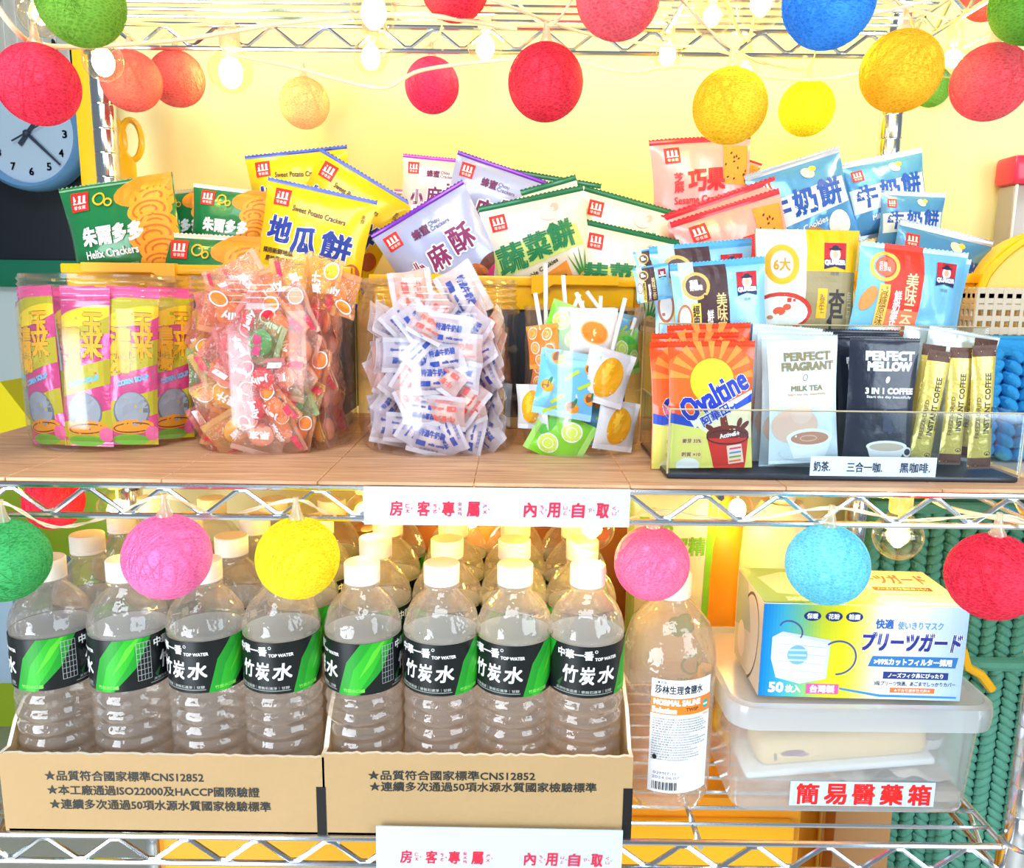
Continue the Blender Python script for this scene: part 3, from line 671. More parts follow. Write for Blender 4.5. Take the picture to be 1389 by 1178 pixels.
# a few heaped over the rim of the second jar
random.seed(12)
pr = {}
for i, (u, v, q, ro) in enumerate([(338, 384, 1, 60), (372, 392, 0, -20), (402, 384, 5, 80), (436, 384, 5, -75), (456, 396, 0, 15), (312, 396, 1, 70), (628, 398, None, 60), (560, 404, None, 80)]):
    P, core = jelly[q] if q is not None else milk[i % 4]; fm, st, sb_, pm = P.make()
    lab = 'fruit jelly candy heaped over the second jar rim, ' + ['pale one at its left', 'orange one near its middle', 'lemon one in its middle', 'lemon one lying slanted right of middle', 'orange one at its right', 'peach one lowest at the left'][i] if q is not None else ['milk candy poking out of the third jar, right side', 'milk candy lying upright on top in the third jar'][i - 6]
    o = thing('jelly_candy' if q is not None else 'milk_candy', lab, 'candy', (0, 0, 0), 0, 'candies heaped at the jar tops'); obj('wrapper', fm, o); obj('seal', st, o); obj('seal', sb_, o); obj('print', pm, o)
    b = MB(); b.ell((0, 0, .041), (.026, .012, .022), core, 14, 8); b.build('sweet', o)
    W = pt(u, v, JY - .03); E_ = Matrix.Rotation(random.uniform(-.5, .5), 3, 'Z') @ Matrix.Rotation(math.radians(ro), 3, 'Y'); s = .48
    o.rotation_euler = E_.to_euler(); o.scale = (s, s, s); o.location = W - E_ @ Vector((0, 0, .041 * s))

# lollipops
def lolly_art(k):
    A = Art()
    if k == 0:
        for (x, y) in ((22, 20), (70, 26), (30, 58), (76, 66), (40, 92), (84, 100)): A.E(x, y, 15, 15, (255, 170, 60)); A.ring(x, y, 15, 15, 2.5, W_); A.ring(x, y, 7, 7, 1.5, (255, 220, 170))
    elif k == 1:
        for (x, y) in ((30, 14), (88, 24), (18, 62), (66, 92), (96, 74)): A.E(x, y, 12, 10, (246, 160, 40), 20); A.E(x - 2, y - 3, 6, 9, (150, 90, 50), 35); A.E(x + 4, y - 9, 3, 8, (40, 130, 70), 20)
        for (x, y, r) in ((58, 38, -40), (40, 80, -40), (84, 52, -30), (30, 100, -30)): A.R(x - 14, y - 3, x + 14, y + 3, (190, 214, 50), r)
    elif k == 2:
        for (x, y) in ((30, 40), (72, 70)): A.E(x, y, 20, 20, (214, 240, 90)); A.ring(x, y, 19, 19, 3, W_); A.ring(x, y, 10, 10, 1.5, W_)
        A.E(60, 24, 22, 10, (80, 190, 60), 20)
    elif k == 3: A.E(52, 56, 30, 42, (246, 178, 24), 10); A.E(46, 46, 12, 26, (255, 206, 60), 10)
    else: A.E(50, 50, 30, 22, (255, 140, 30), 20); A.ring(50, 50, 30, 22, 3, (255, 190, 110), 20); A.E(50, 50, 4, 8, (255, 214, 150))
    return A
LB = [((255, 140, 10), (255, 170, 60)), ((112, 190, 238), (160, 210, 240)), ((130, 214, 40), (170, 226, 110)), ((236, 240, 242), (240, 244, 246)), ((250, 238, 230), (246, 240, 236))]
lolly = [Pack('lolly%d' % k, 112, foil('film_lolly%d' % k, LB[k][0], .3, .05), foil('seal_lolly%d' % k, LB[k][1]), 20, 12, 12, 2.2, lolly_art(k), 1.5, 50 + k, nx=14, ny=14, cut=10, bend=5) for k in range(5)]
m_stick = mat('stick_white', (250, 246, 240), .5)
def lollipop(k, u, v, Y, w, roll, yaw, label, stick=(0, .02), wpx=None):
    P = lolly[k]; c = pt(u, v, Y); s = w / .1
    fm, st, sb_, pm = P.make(); o = thing('lollipop', label, 'lollipop', (0, 0, 0), 0, 'lollipops in the canister')
    Rm = Matrix.Rotation(math.radians(yaw), 3, 'Z') @ Matrix.Rotation(math.radians(roll), 3, 'Y'); o.rotation_euler = Rm.to_euler(); o.scale = (s, s, s); o.location = c - Rm @ Vector((0, 0, .056 * s))
    obj('wrapper', fm, o); obj('seal', st, o); obj('seal', sb_, o); obj('print', pm, o)
    b = MB(); b.ell((0, 0, .056), (.028, .009, .036), mat('sweet%d' % k, LB[k][0], .3), 14, 8); b.build('sweet', o)
    if stick is not None:
        e0 = Vector((0, .002, .06)); e1 = Rm.inverted() @ (pt(stick[0], stick[1], Y + stick[2]) - o.location) / s
        b = MB(); b.tube([e0, e1], .0019 / s, m_stick, 10); b.build('stick', o)
    return o
yf = Y4 - R4
lollipop(0, 737, 470, yf + .028, .034, -8, -38, 'lollipop in bright orange wrapper with orange slices, left side', (726, 398, .01))
lollipop(0, 740, 520, yf + .040, .034, 12, -38, 'lollipop in orange wrapper lower behind the first orange one', (740, 358, .0))
lollipop(2, 768, 448, yf + .034, .040, 20, 5, 'lollipop in lime green wrapper at the top left of the canister', (764, 374, .01))
lollipop(4, 805, 455, yf + .022, .042, 0, 8, 'lollipop in clear wrapper showing an orange sweet, top middle', (782, 398, .02))
lollipop(1, 768, 522, yf + .012, .052, 8, -8, 'lollipop in blue wrapper printed with pineapples, largest in front', (800, 450, .02))
lollipop(3, 822, 512, yf + .012, .043, 16, 12, 'lollipop with yellow mango sweet in white wrapper, front right', (848, 405, .012))
lollipop(2, 848, 480, yf + .034, .036, -8, 40, 'lollipop in lime green wrapper against the right wall', (862, 432, .01))
lollipop(1, 838, 455, yf + .046, .036, 10, 30, 'lollipop in blue wrapper high behind the right side', (796, 396, .01))
lollipop(3, 722, 552, yf + .03, .036, -4, -42, 'lollipop with yellow sweet low at the left wall', (786, 400, .03))
lollipop(3, 836, 578, yf + .020, .040, 10, 22, 'lollipop with yellow mango sweet low at the right wall', None)
lollipop(1, 806, 572, yf + .030, .036, 30, 5, 'lollipop in blue wrapper low, behind the lower right mango one', (815, 402, .03))
lollipop(2, 760, 594, yf + .020, .046, -62, -6, 'lollipop in green wrapper lying at the canister bottom', (772, 562, -.006))
lollipop(4, 785, 480, yf + .055, .040, -14, 0, 'lollipop in pale wrapper in the middle rear of the canister', (790, 408, .0))

# ------------------------------------------------------------------ clear organiser with drink sachets
ZO = ZS + .0015
of0 = ptz(905, 648, ZO); OX0, OX1 = of0.x, ptz(1372, 650, ZO).x; OY = ptz(1100, 650, ZO).y; OD = .135
t = thing('acrylic_organizer', 'clear acrylic tray organiser with dark edge holding drink sachets', 'organizer', ((OX0 + OX1) / 2, OY, ZO - .001))
x = (OX1 - OX0) / 2; hf = pt(1100, 556, OY).z - ZO; hm = pt(1100, 440, OY + .055).z - ZO
b = MB(); b.rbox((-x, 0, 0), (x, OD, .004), mat('base_dark', (44, 50, 62), .3), .0015); b.build('base', t)
for nm, a, c in (('front_panel', (-x, 0, .004), (x, .002, hf)), ('side_panel', (-x, 0, .004), (-x + .002, OD, hf)), ('side_panel', (x - .002, 0, .004), (x, OD, hf)), ('divider', (-x, .062, .004), (x, .064, hm)), ('back_panel', (-x, OD - .002, .004), (x, OD, hm + .01))):
    b = MB(); b.rbox(a, c, m_jar2, .0005, 1); b.build(nm, t, False)
b = MB()
for p, q in (((-x, .001, hf), (x, .001, hf)), ((-x, .0, hf), (-x, OD, hf)), ((-x, .063, hm), (x, .063, hm)), ((-x, .063, .004), (-x, .063, hm)), ((-x, OD, .004), (-x, OD, hm + .01)), ((-x, 0, .004), (-x, 0, hf)), ((x, 0, .004), (x, 0, hf))): b.tube([p, q], .0007, mat('edge_gold', (190, 176, 140), .3), 5)
b.build('polished_edge', t)
a = pt(1100, 619, OY - .001); c = pt(1271, 620, OY - .001); w = c.x - a.x; h = 27 * depth(a) / F_PX
s_ = thing('handwritten_strip', 'white paper strip with handwritten drink names on the organiser front', 'label', ((a.x + c.x) / 2, OY - .0012, a.z - h))
b = MB(); b.box((-w / 2, -.0004, 0), (w / 2, .0004, h), m_white); b.build('paper', s_, False)
A = Art(); A.T('奶茶.', 9, 8, 13, 8, (40, 46, 60), bold=.12); A.T('三合一咖.', 43, 8.4, 28, 8, (40, 46, 60), bold=.12); A.T('黑咖啡.', 83, 8.4, 24, 8, (40, 46, 60), bold=.12)
obj('print', A.mesh('print', lambda x_, y_, i: Vector(((x_ / 100 - .5) * w, -.0007 - 2e-5 * i, h - y_ * w / 100)), 0), s_)

OR = (255, 82, 30); A = Art()
A.E(50, 46, 62, 40, (255, 96, 24)); A.E(50, 46, 26, 26, (255, 206, 40))
for k in range(9):
    an = math.radians(-170 + k * 20); A.poly([(50 + 27 * math.cos(an - .05), 46 + 27 * math.sin(an - .05)), (50 + 50 * math.cos(an - .09), 46 + 50 * math.sin(an - .09)), (50 + 50 * math.cos(an + .09), 46 + 50 * math.sin(an + .09)), (50 + 27 * math.cos(an + .05), 46 + 27 * math.sin(an + .05))], (255, 140, 50))
A.poly([(0, 92), (100, 62), (100, 152), (0, 152)], (232, 226, 110)); A.poly([(0, 82), (30, 90), (100, 58), (100, 70), (34, 100), (0, 94)], (26, 70, 190)); A.poly([(20, 86), (30, 90), (100, 56), (100, 60), (60, 84), (30, 100)], W_)
A.poly([(30, 96), (100, 72), (100, 112), (52, 112)], (250, 236, 190))
A.E(70, 108, 26, 11, (112, 40, 30)); A.poly([(58, 74), (64, 72), (72, 104), (62, 104)], (128, 50, 34)); A.E(48, 100, 9, 3, (112, 40, 30), 35); A.E(90, 98, 8, 3, (112, 40, 30), -40); A.E(84, 94, 3, 6, (112, 40, 30), 20)
A.poly([(45, 112), (95, 112), (90, 152), (56, 152)], (214, 48, 34)); A.ring(70, 111, 25, 8, 2, (90, 30, 24)); A.T('Active5+', 72, 108, 24, 5, W_, rot=-10, bold=.25)
A.R(14, 110, 40, 120, (236, 214, 130)); A.T('麥芽 33%', 27, 115, 22, 5, (90, 60, 40), bold=.1); A.R(14, 126, 40, 136, (236, 214, 130)); A.T('鈣質 ×10', 27, 131, 22, 5, (90, 60, 40), bold=.1); A.E(24, 144, 14, 9, (236, 236, 226))
A.R(70, 120, 88, 142, (250, 214, 190), -8)
for k in range(4): A.R(72, 123 + k * 5, 86, 125 + k * 5, [(226, 60, 120), (60, 150, 200), (90, 170, 80), (226, 120, 40)][k], -8)
A.T('Ovaltine', 52, 62, 84, 27, (28, 52, 170), rot=-29, bold=1.1, out=W_, ow=2.0); A.T('阿華田', 54, 85, 36, 12, (28, 52, 170), rot=-29, bold=.5, out=W_, ow=1.2)
P_oval = Pack('cocoa', 148, foil('film_orange', OR, .3, .05), foil('seal_orange', (244, 66, 26)), 14, 7, 5, .5, A, seed=60, cut=5, ny=30)
A = Art(); A.T('PERFECT', 56, 24, 66, 11, (134, 124, 90), bold=.9); A.T('FRAGRANT', 56, 38, 74, 11, (134, 124, 90), bold=.9); A.ring(52, 54, 3, 4.5, 1, (134, 124, 90), 20)
A.T('MILK TEA', 54, 69, 46, 7, (134, 124, 90), bold=.5); A.T('Start the day beautifully', 54, 78, 56, 4, (196, 150, 110), bold=.1)
A.E(36, 122, 34, 26, (232, 196, 172)); A.E(46, 104, 16, 16, (236, 206, 186)); A.E(58, 162, 44, 12, (206, 222, 226)); A.poly([(24, 140), (92, 140), (80, 170), (36, 170)], (238, 246, 246)); A.E(58, 140, 34, 13, (240, 248, 248)); A.E(58, 141, 28, 9.5, (196, 140, 112)); A.ring(56, 141, 12, 4, 1.6, (224, 182, 158))
P_tea = Pack('milktea', 178, foil('film_paleblue', (214, 232, 236), .4, .05), foil('seal_paleblue', (222, 236, 240)), 13, 6, 5, .35, A, seed=61, ny=30)
A = Art(); A.T('PERFECT', 58, 26, 70, 12, (236, 238, 240), bold=1.0); A.T('MELLOW', 58, 41, 64, 12, (236, 238, 240), bold=1.0); A.E(56, 60, 3, 5, (236, 238, 240), 15)
A.T('3 IN 1 COFFEE', 60, 76, 72, 8, (236, 238, 240), bold=.6); A.T('Start the day beautifully', 60, 85, 68, 4.5, (220, 222, 226), bold=.15)
for (x_, y_, r_) in ((58, 118, 5), (54, 108, 4), (62, 112, 4), (60, 126, 6), (66, 132, 4)): A.E(x_, y_, r_, r_ * 1.6, (64, 72, 96), 20)
A.poly([(32, 156), (92, 156), (78, 186), (44, 186)], (238, 236, 232)); A.E(62, 156, 31, 8.5, (246, 244, 240)); A.E(62, 157, 26, 6, (206, 190, 164)); A.ring(94, 164, 6, 6, 2.5, (240, 238, 236))
P_cof = Pack('coffee', 196, foil('film_black', (36, 42, 58), .3, .15), foil('seal_black', (50, 52, 62), .35, .2), 13, 6, 5, .35, A, seed=62, ny=30)
A = Art(); H_ = 520
A.R(0, 0, 100, 46, (92, 60, 48)); A.R(0, 470, 100, 520, (104, 72, 60)); A.T('INSTANT COFFEE', 62, 240, 250, 24, (84, 66, 40), rot=-90, bold=1.2); A.T('FREEZE-DRIED', 26, 300, 170, 16, (120, 100, 60), rot=-90, bold=.6); A.T('即溶咖啡', 88, 300, 90, 12, (84, 66, 40), rot=-90, bold=.6); A.E(76, 452, 14, 9, (90, 70, 50)); A.E(76, 452, 10, 6, (224, 206, 120))
P_gold = Pack('goldstick', H_, foil('film_gold', (222, 204, 108), .28, .35), foil('seal_brown', (84, 54, 44)), 46, 14, 10, 2.5, A, seed=63, nx=12, ny=36, cut=10, bend=3)
P_silver = Pack('silver', 180, foil('film_silver', (206, 216, 214), .3, .4), foil('seal_silverlight', (220, 228, 226)), 12, 6, 5, 1, None, seed=64)
# stock in the front row: name, TL, TR, Y, label
def sachet(P, tl, tr, Y, label, name, cat, group, lean=3, yaw=0): return bag(P, tl, tr, Y, label, group, name, cat, lean, yaw)
G = 'orange cocoa sachets'
YF = OY + .012
for tl, tr, dy, lab, ln in (((905, 441), (1018, 437), .044, 'orange cocoa sachet, rearmost, only its top edge showing', 2), ((884, 452), (1002, 450), .034, 'orange cocoa sachet second from the back', 2), ((881, 464), (1000, 460), .024, 'orange cocoa sachet offset to the left behind the front ones', 2), ((906, 463), (1024, 462), .004, 'orange cocoa sachet in front with full blue lettering', 4)):
    sachet(P_oval, tl, tr, YF + dy, lab, 'cocoa_sachet', 'sachet', G, ln)
G = 'white milk tea sachets'
for tl, tr, dy, lab, ln in (((1022, 438), (1116, 446), .046, 'white milk tea sachet, rearmost, leaning left', 2), ((1028, 447), (1130, 450), .036, 'white milk tea sachet third from the front', 2), ((1033, 456), (1136, 454), .022, 'white milk tea sachet just behind the front one', 2), ((1040, 463), (1136, 458), .004, 'white milk tea sachet in front with the tea cup print', 3)):
    sachet(P_tea, tl, tr, YF + dy, lab, 'milk_tea_sachet', 'sachet', G, ln)
G = 'black coffee sachets'
for tl, tr, dy, lab, ln in (((1120, 446), (1220, 448), .045, 'black coffee sachet, rearmost, only its top edge showing', 2), ((1122, 454), (1224, 455), .036, 'black coffee sachet with jagged top behind the others', 2), ((1132, 474), (1196, 468), .020, 'black coffee sachet half hidden behind the milk tea', 2), ((1153, 457), (1248, 459), .004, 'black coffee sachet in front with the white cup print', 3)):
    sachet(P_cof, tl, tr, YF + dy, lab, 'coffee_sachet', 'sachet', G, ln)
G = 'gold coffee sticks'
for tl, tr, dy, lab in (((1252, 466), (1284, 470), .020, 'gold coffee stick behind, next to the black sachet'), ((1260, 474), (1291, 478), .004, 'gold coffee stick in front, left of three'), ((1289, 471), (1320, 472), .006, 'gold coffee stick in front, middle of three'), ((1319, 469), (1352, 468), .003, 'gold coffee stick in front, right of three'), ((1323, 458), (1354, 462), .026, 'gold coffee stick behind the right one')):
    sachet(P_gold, tl, tr, YF + dy, lab, 'coffee_stick', 'coffee stick', G, 2)
G = 'silver sachets'
sachet(P_silver, (1228, 441), (1310, 452), YF + .046, 'silver-white sachet tilted behind the gold sticks, left one', 'silver_sachet', 'sachet', G, 2)
sachet(P_silver, (1262, 441), (1356, 458), YF + .038, 'silver-white sachet tilted behind the gold sticks, right one', 'silver_sachet', 'sachet', G, 2)
# oatmeal packs in the back row
def oat_logo(A, x, y, s):
    A.R(x - s / 2, y - s * .6, x + s / 2, y + s * .15, (196, 30, 44)); A.poly([(x - s / 2, y + s * .1), (x + s / 2, y + s * .1), (x + s / 2, y + s * .55), (x, y + s * .42), (x - s / 2, y + s * .55)], (28, 34, 84))
    A.E(x, y - s * .1, s * .24, s * .28, (246, 240, 236)); A.E(x, y - s * .1, s * .13, s * .17, (236, 180, 150)); A.E(x, y - s * .33, s * .3, s * .06, (30, 34, 60)); A.E(x, y - s * .4, s * .15, s * .1, (30, 34, 60)); A.T('QUAKER', x, y + s * .26, s * .94, s * .22, W_, bold=s * .02)
    A.T('桂格', x, y + s * .72, s * .4, s * .16, (110, 110, 120)); return A
def oat_cocoa():
    A = Art(); A.R(8, 0, 24, 100, (190, 216, 232)); A.R(24, 5, 58, 100, (74, 48, 50)); A.ring(24, 26, 13, 13, 3.5, (214, 178, 90)); A.E(24, 26, 11, 11, (96, 66, 60)); A.T('香濃\n好滋味', 24, 25, 13, 11, W_, bold=.3)
    A.R(17, 44, 27, 100, (232, 210, 90)); A.T('經典可可', 22, 70, 7, 48, (60, 40, 30), vert=True, bold=.2); A.T('鮮奶麥片', 37, 74, 7, 44, (240, 230, 220), vert=True, bold=.2); A.T('美味三合一', 50, 68, 11, 66, (226, 200, 130), vert=True, bold=.2)
    A.E(10, 60, 8, 16, (190, 110, 70)); A.E(10, 60, 6, 13, (240, 236, 236)); oat_logo(A, 79, 28, 22); return A
P_oatc = Pack('oatcocoa', 100, foil('film_oatblue', (150, 208, 244), .3, .15), foil('seal_oatblue', (96, 176, 230), .3, .3), 20, 8, 6, 1.3, oat_cocoa(), seed=70)
A = Art(); A.R(0, 0, 48, 120, (240, 238, 232)); A.R(48, 0, 100, 40, (250, 188, 20)); A.R(48, 40, 100, 120, (164, 146, 104)); A.ring(24, 34, 14, 16, 6, (252, 176, 30)); A.T('6大', 24, 34, 16, 12, (236, 150, 40), bold=.4)
A.E(26, 78, 30, 18, (206, 60, 46)); A.E(25, 79, 27, 15, (236, 240, 232)); A.E(24, 78, 6, 4, (232, 90, 60)); A.E(31, 74, 4, 3, (232, 90, 60)); A.E(16, 84, 3, 2, (200, 140, 90)); A.T('杏仁', 80, 78, 16, 42, (50, 44, 40), vert=True, bold=.6); A.R(60, 56, 70, 84, (250, 190, 30)); A.T('養生', 65, 70, 6, 18, (120, 90, 30), vert=True); A.T('每日營養', 94, 78, 6, 40, (226, 214, 180), vert=True); oat_logo(A, 76, 26, 22)
P_oata = Pack('oatalmond', 108, foil('film_tan', (176, 156, 112), .35, .15), foil('seal_tan', (178, 164, 130), .3, .3), 20, 3, 6, 1.2, A, seed=71)
A = Art(); A.R(22, 0, 58, 66, (240, 62, 44)); A.poly([(22, 60), (58, 60), (58, 100), (22, 100)], (250, 130, 90)); A.ring(22, 22, 12, 12, 3.5, (246, 190, 80)); A.E(22, 22, 9, 9, (240, 110, 80)); A.T('低糖\n好滋味', 22, 22, 11, 9, W_); A.R(18, 38, 28, 78, (246, 200, 90)); A.T('減糖原味', 23, 58, 7, 36, (120, 50, 30), vert=True); A.T('鮮奶麥片', 36, 62, 7, 38, W_, vert=True, bold=.2); A.T('美味三合一', 48, 56, 11, 60, (252, 226, 170), vert=True, bold=.2)
A.E(10, 52, 6, 12, (220, 150, 80), 20); A.E(20, 88, 18, 10, (240, 248, 252), -10); A.E(70, 88, 30, 8, (226, 242, 250)); A.E(82, 82, 12, 4, (60, 66, 70)); oat_logo(A, 80, 24, 19)
P_oatr = Pack('oatred', 96, foil('film_sky', (132, 204, 246), .3, .15), foil('seal_sky', (190, 226, 246), .3, .3), 22, 5, 6, 1.6, A, seed=72)
G = 'oatmeal packs in the back of the organiser'; YB = OY + .085
for P, tl, tr, dy, lab in ((P_oatc, (858, 342), (905, 332), .040, 'blue oatmeal pack seen edge-on at the left, farther one'), (P_oatc, (858, 364), (906, 356), .016, 'blue oatmeal pack seen edge-on at the left, nearer one'), (P_oatc, (880, 334), (1019, 322), .038, 'brown and blue oatmeal pack behind its twin'), (P_oatc, (908, 358), (1037, 347), .0, 'brown and blue oatmeal pack in front, cocoa flavour'),
                           (P_oata, (1024, 310), (1166, 313), .022, 'tan and yellow oatmeal pack printed with a red bowl'), (P_oatr, (1168, 326), (1313, 343), .010, 'sky blue and red oatmeal pack at the right'), (P_oatr, (1180, 334), (1317, 352), .035, 'sky blue oatmeal pack hidden behind its red twin')):
    sachet(P, tl, tr, YB + dy - .01, lab, 'oatmeal_pack', 'oatmeal pack', G, 4)

# ------------------------------------------------------------------ cartons of water on the bottom shelf
ZL = ZB + .0032
m_card = mat('cardboard', (182, 150, 106), .85, bump=.25, bscale=120, var=.08, vscale=18)
m_torn = mat('torn_paper', (236, 222, 200), .9)
m_tape = mat('tape_black', (22, 22, 24), .4)
def carton(u0, u1, Yf, n_lines, label, D=.280, uR=None, side_h=.048):
    a = pt(u0, 1080, Yf); c = pt(u1, 1080, Yf); x0, x1 = a.x, c.x; h = pt((u0 + u1) / 2, 1025, Yf).z - ZL; w = x1 - x0
    t = thing('water_carton', label, 'carton', ((x0 + x1) / 2, Yf, ZL)); x = w / 2
    random.seed(int(u0) + 5)
    def wall(nm, p0, p1, tops, th=.003, m=m_card):
        """upright sheet from p0 to p1 with a torn top edge"""
        p0, p1 = Vector(p0), Vector(p1); d = p1 - p0; nrm = Vector((d.y, -d.x, 0)).normalized() * th; n = len(tops) - 1; V = []
        for off in (Vector((0, 0, 0)), nrm):
            for zt in (0, 1):
                for i in range(n + 1): V.append(p0 + d * i / n + off + Vector((0, 0, tops[i] if zt else 0)))
        k = n + 1; Fc = []
        for i in range(n): Fc += [(i, i + 1, k + i + 1, k + i), (2 * k + i, 3 * k + i, 3 * k + i + 1, 2 * k + i + 1)]
        Fc += [(0, k, 3 * k, 2 * k), (n, 2 * k + n, 3 * k + n, k + n)]
        b = MB(); b.add(V, Fc, m); b.add([V[k + i] for i in range(k)] + [V[3 * k + i] for i in range(k)], [(i, i + 1, k + i + 1, k + i) for i in range(n)], m_torn); return b.build(nm, t, False)
    rag = lambda n, b, r: [b + random.uniform(-r, r) for _ in range(n)]
    fp = wall('front_panel', (-x, .003, .0), (x, .003, .0), rag(60, h, .0009))
    for sx in (-1, 1):
        tp = [h + (side_h - .0) * min(1, max(0, (i - 1) / 6)) ** .6 + random.uniform(-.003, .003) for i in range(24)]; tp[0] = h
        if sx < 0: wall('side_panel', (-x, D, 0), (-x, .0, 0), tp[::-1])
        else: wall('side_panel', (x, 0, 0), (x, D, 0), tp)
    wall('back_panel', (x, D, 0), (-x, D, 0), rag(20, h + .02, .002))
    b = MB(); b.box((-x, 0, 0), (x, D, .002), m_card); b.build('bottom_panel', t, False)
    k = 1000.0
    A = Art(); sc = w * 1000 / 100
    xs0 = 13 if n_lines == 3 else 14; ln = ['★品質符合國家標準CNS12852', '★本工廠通過ISO22000及HACCP國際驗證', '★連續多次通過50項水源水質國家檢驗標準'] if n_lines == 3 else ['★品質符合國家標準CNS12852', '★連續多次通過50項水源水質國家檢驗標準']
    ws = [50, 67, 70] if n_lines == 3 else [55, 75]
    for i, (s_, ww) in enumerate(zip(ln, ws)):
        A.T(s_, xs0 + ww / 2 + (.4 * i), 7.4 + i * (4.95 if n_lines == 3 else 4.0) , ww, 3.4, (44, 46, 44), bold=.07, rot=-.4 if n_lines == 2 else .1)
    obj('print', A.mesh('print', lambda px, py, i: Vector(((px - 50) * w / 100, -.0003 - 2e-5 * i, h - py * w / 100)), 0), fp)
    b = MB(); b.box((x - .004, -.0006, 0.0), (x + .0036, -.0001, h * .62), m_tape); b.build('tape', t, False)
    return t, x0, x1
BX = [carton(8, 436, .0, 3, 'opened cardboard water carton at the left, printed with three lines'), carton(443, 852, .0, 2, 'opened cardboard water carton in the middle, printed with two lines')]

m_water = film('bottle_plastic', (255, 246, 236), opac=.18, diff=True, edge=.85, rough=.04, bump=.35); nt = m_water.node_tree; nt.nodes.active = None
mo = [n for n in nt.nodes if n.type == 'OUTPUT_MATERIAL'][0]; ms = mo.inputs[0].links[0].from_node
gl = nt.nodes.new('ShaderNodeBsdfGlass'); gl.inputs['IOR'].default_value = 1.30; gl.inputs['Roughness'].default_value = .0; gl.inputs[0].default_value = (.98, .99, 1, 1)
mx = nt.nodes.new('ShaderNodeMixShader'); mx.inputs[0].default_value = .12
nt.links.new(ms.outputs[0], mx.inputs[1]); nt.links.new(gl.outputs[0], mx.inputs[2]); nt.links.new(mx.outputs[0], mo.inputs[0])
m_cap = mat('cap_white', (252, 244, 232), .4, sss=.1)
pr = [(.020, .003), (.025, 0), (.0295, .002), (.0318, .008)]
z = .012
for k in range(8):
    pr += [(.0324, z), (.0328, z + .003), (.0324, z + .006), (.0304, z + .0085), (.0304, z + .0100)]; z += .0128
pr += [(.0322, .1150), (.0318, .1165), (.0318, .1605), (.0326, .1625), (.0328, .1650), (.0322, .1680), (.0300, .1755), (.0262, .1830), (.0210, .1895), (.0160, .1940), (.0135, .1970), (.0128, .1990), (.0152, .1995), (.0152, .2010), (.0125, .2015), (.0125, .2040)]
flute = lambda a, z: (.0007 * math.cos(12 * a) * math.sin(PI * (z - .163) / .031) if .163 < z < .194 else .00022 * math.cos(12 * a + 90 * z))
b = MB(); b.lathe(pr, m_water, 48, mod=flute); me_bottle = b.data('body', ang=70)
b = MB(); cp = [(.0146, .2020), (.0150, .2024), (.0150, .2045), (.0146, .2049), (.0150, .2053), (.0150, .2180), (.0142, .2190), (.001, .2192)]
b.lathe(cp, m_cap, 48, mod=lambda a, z: (.00012 * math.cos(48 * a) if z > .205 else 0)); me_cap = b.data('cap', ang=50)
b = MB(); rr = .0331; b.lathe([(rr - .0002, .1165), (rr, .1167), (rr, .1603), (rr - .0002, .1605)], mat('label_black', (20, 24, 26), .35), 48, c0=False, c1=False); b.lathe([(rr - .0008, .1168), (rr - .0008, .1602)], mat('label_inside', (176, 198, 216), .4), 48, c0=False, c1=False); me_label = b.data('label')
G1, G2 = (30, 150, 40), (90, 200, 50)
A = Art()                                            # wrap: x in mm along the circumference (208 mm), y in mm from the top edge (44 mm)
def leaf(x):
    A.poly([(x, 44), (x + 8, 16), (x + 20, 0), (x + 50, 0), (x + 38, 24), (x + 18, 44)], G1); A.poly([(x + 8, 44), (x + 14, 22), (x + 30, 0), (x + 44, 0), (x + 30, 24), (x + 16, 44)], (44, 176, 40)); A.poly([(x + 18, 30), (x + 30, 8), (x + 38, 0), (x + 41, 0), (x + 30, 16)], G2)
for x in (54, 158):
    leaf(x); A.R(x - 56, 40.6, x - 2, 41.2, (150, 160, 150)); A.T('天然竹炭過濾｜麥飯石濾淨｜甘醇', x - 28, 38.6, 50, 2.6, (200, 206, 200)); A.T('竹炭水口感', x + 14, 40, 18, 3, (120, 214, 80), bold=.1)
for x in (0, 104):
    A.T('中華一番', x + 18, 7.2, 31, 7.6, W_, bold=.22); A.ring(x + 36, 4, 1.1, 1.1, .4, W_); A.T('TOP WATER', x + 45, 10.4, 20, 2.6, W_, bold=.1)
    A.T('竹', x + 14, 24, 13, 14.5, W_, bold=.34, shear=.12); A.T('炭', x + 29, 24.5, 12, 15, W_, bold=.3, shear=.1); A.T('水', x + 46, 24.5, 15.5, 14, W_, bold=.36, shear=.12); A.poly([(x + 2, 34), (x + 8, 28), (x + 4, 38)], (40, 90, 50))
x = 92
for k in range(8): A.R(x - .2, 4 + k * 4.6, x + 11, 4.3 + k * 4.6, (190, 196, 196))
for k in range(5): A.R(x + k * 2.75 - .15, 4, x + k * 2.75 + .15, 36.3, (190, 196, 196))
rl = .03325
me_art = A.mesh('print', lambda px, py, i: Vector(((rl + 8e-6 * i) * math.sin(px / 208.0 * 2 * PI), -(rl + 8e-6 * i) * math.cos(px / 208.0 * 2 * PI), .1604 - py / 1000)), (3.0, 0))
def bottle(x, y, rot, label, group):
    t = thing('water_bottle', label, 'bottle', (x, y, ZL + .0025), rot, group); t.scale = (.978, .978, 1)
    obj('body', me_bottle, t); obj('cap', me_cap, t); lb = obj('label', me_label, t); obj('print', me_art, lb); return t
R_ = lambda c: -math.radians(c)
rots = [[R_(120), R_(126), R_(74), R_(64)], [R_(122), R_(70), R_(80), R_(52)]]
us = [[79, 182, 286, 386], [495, 600, 697, 793]]
nm_row = ['front row', 'second row', 'third row', 'last row']; nm_c = ['leftmost', 'second from left', 'second from right', 'rightmost']
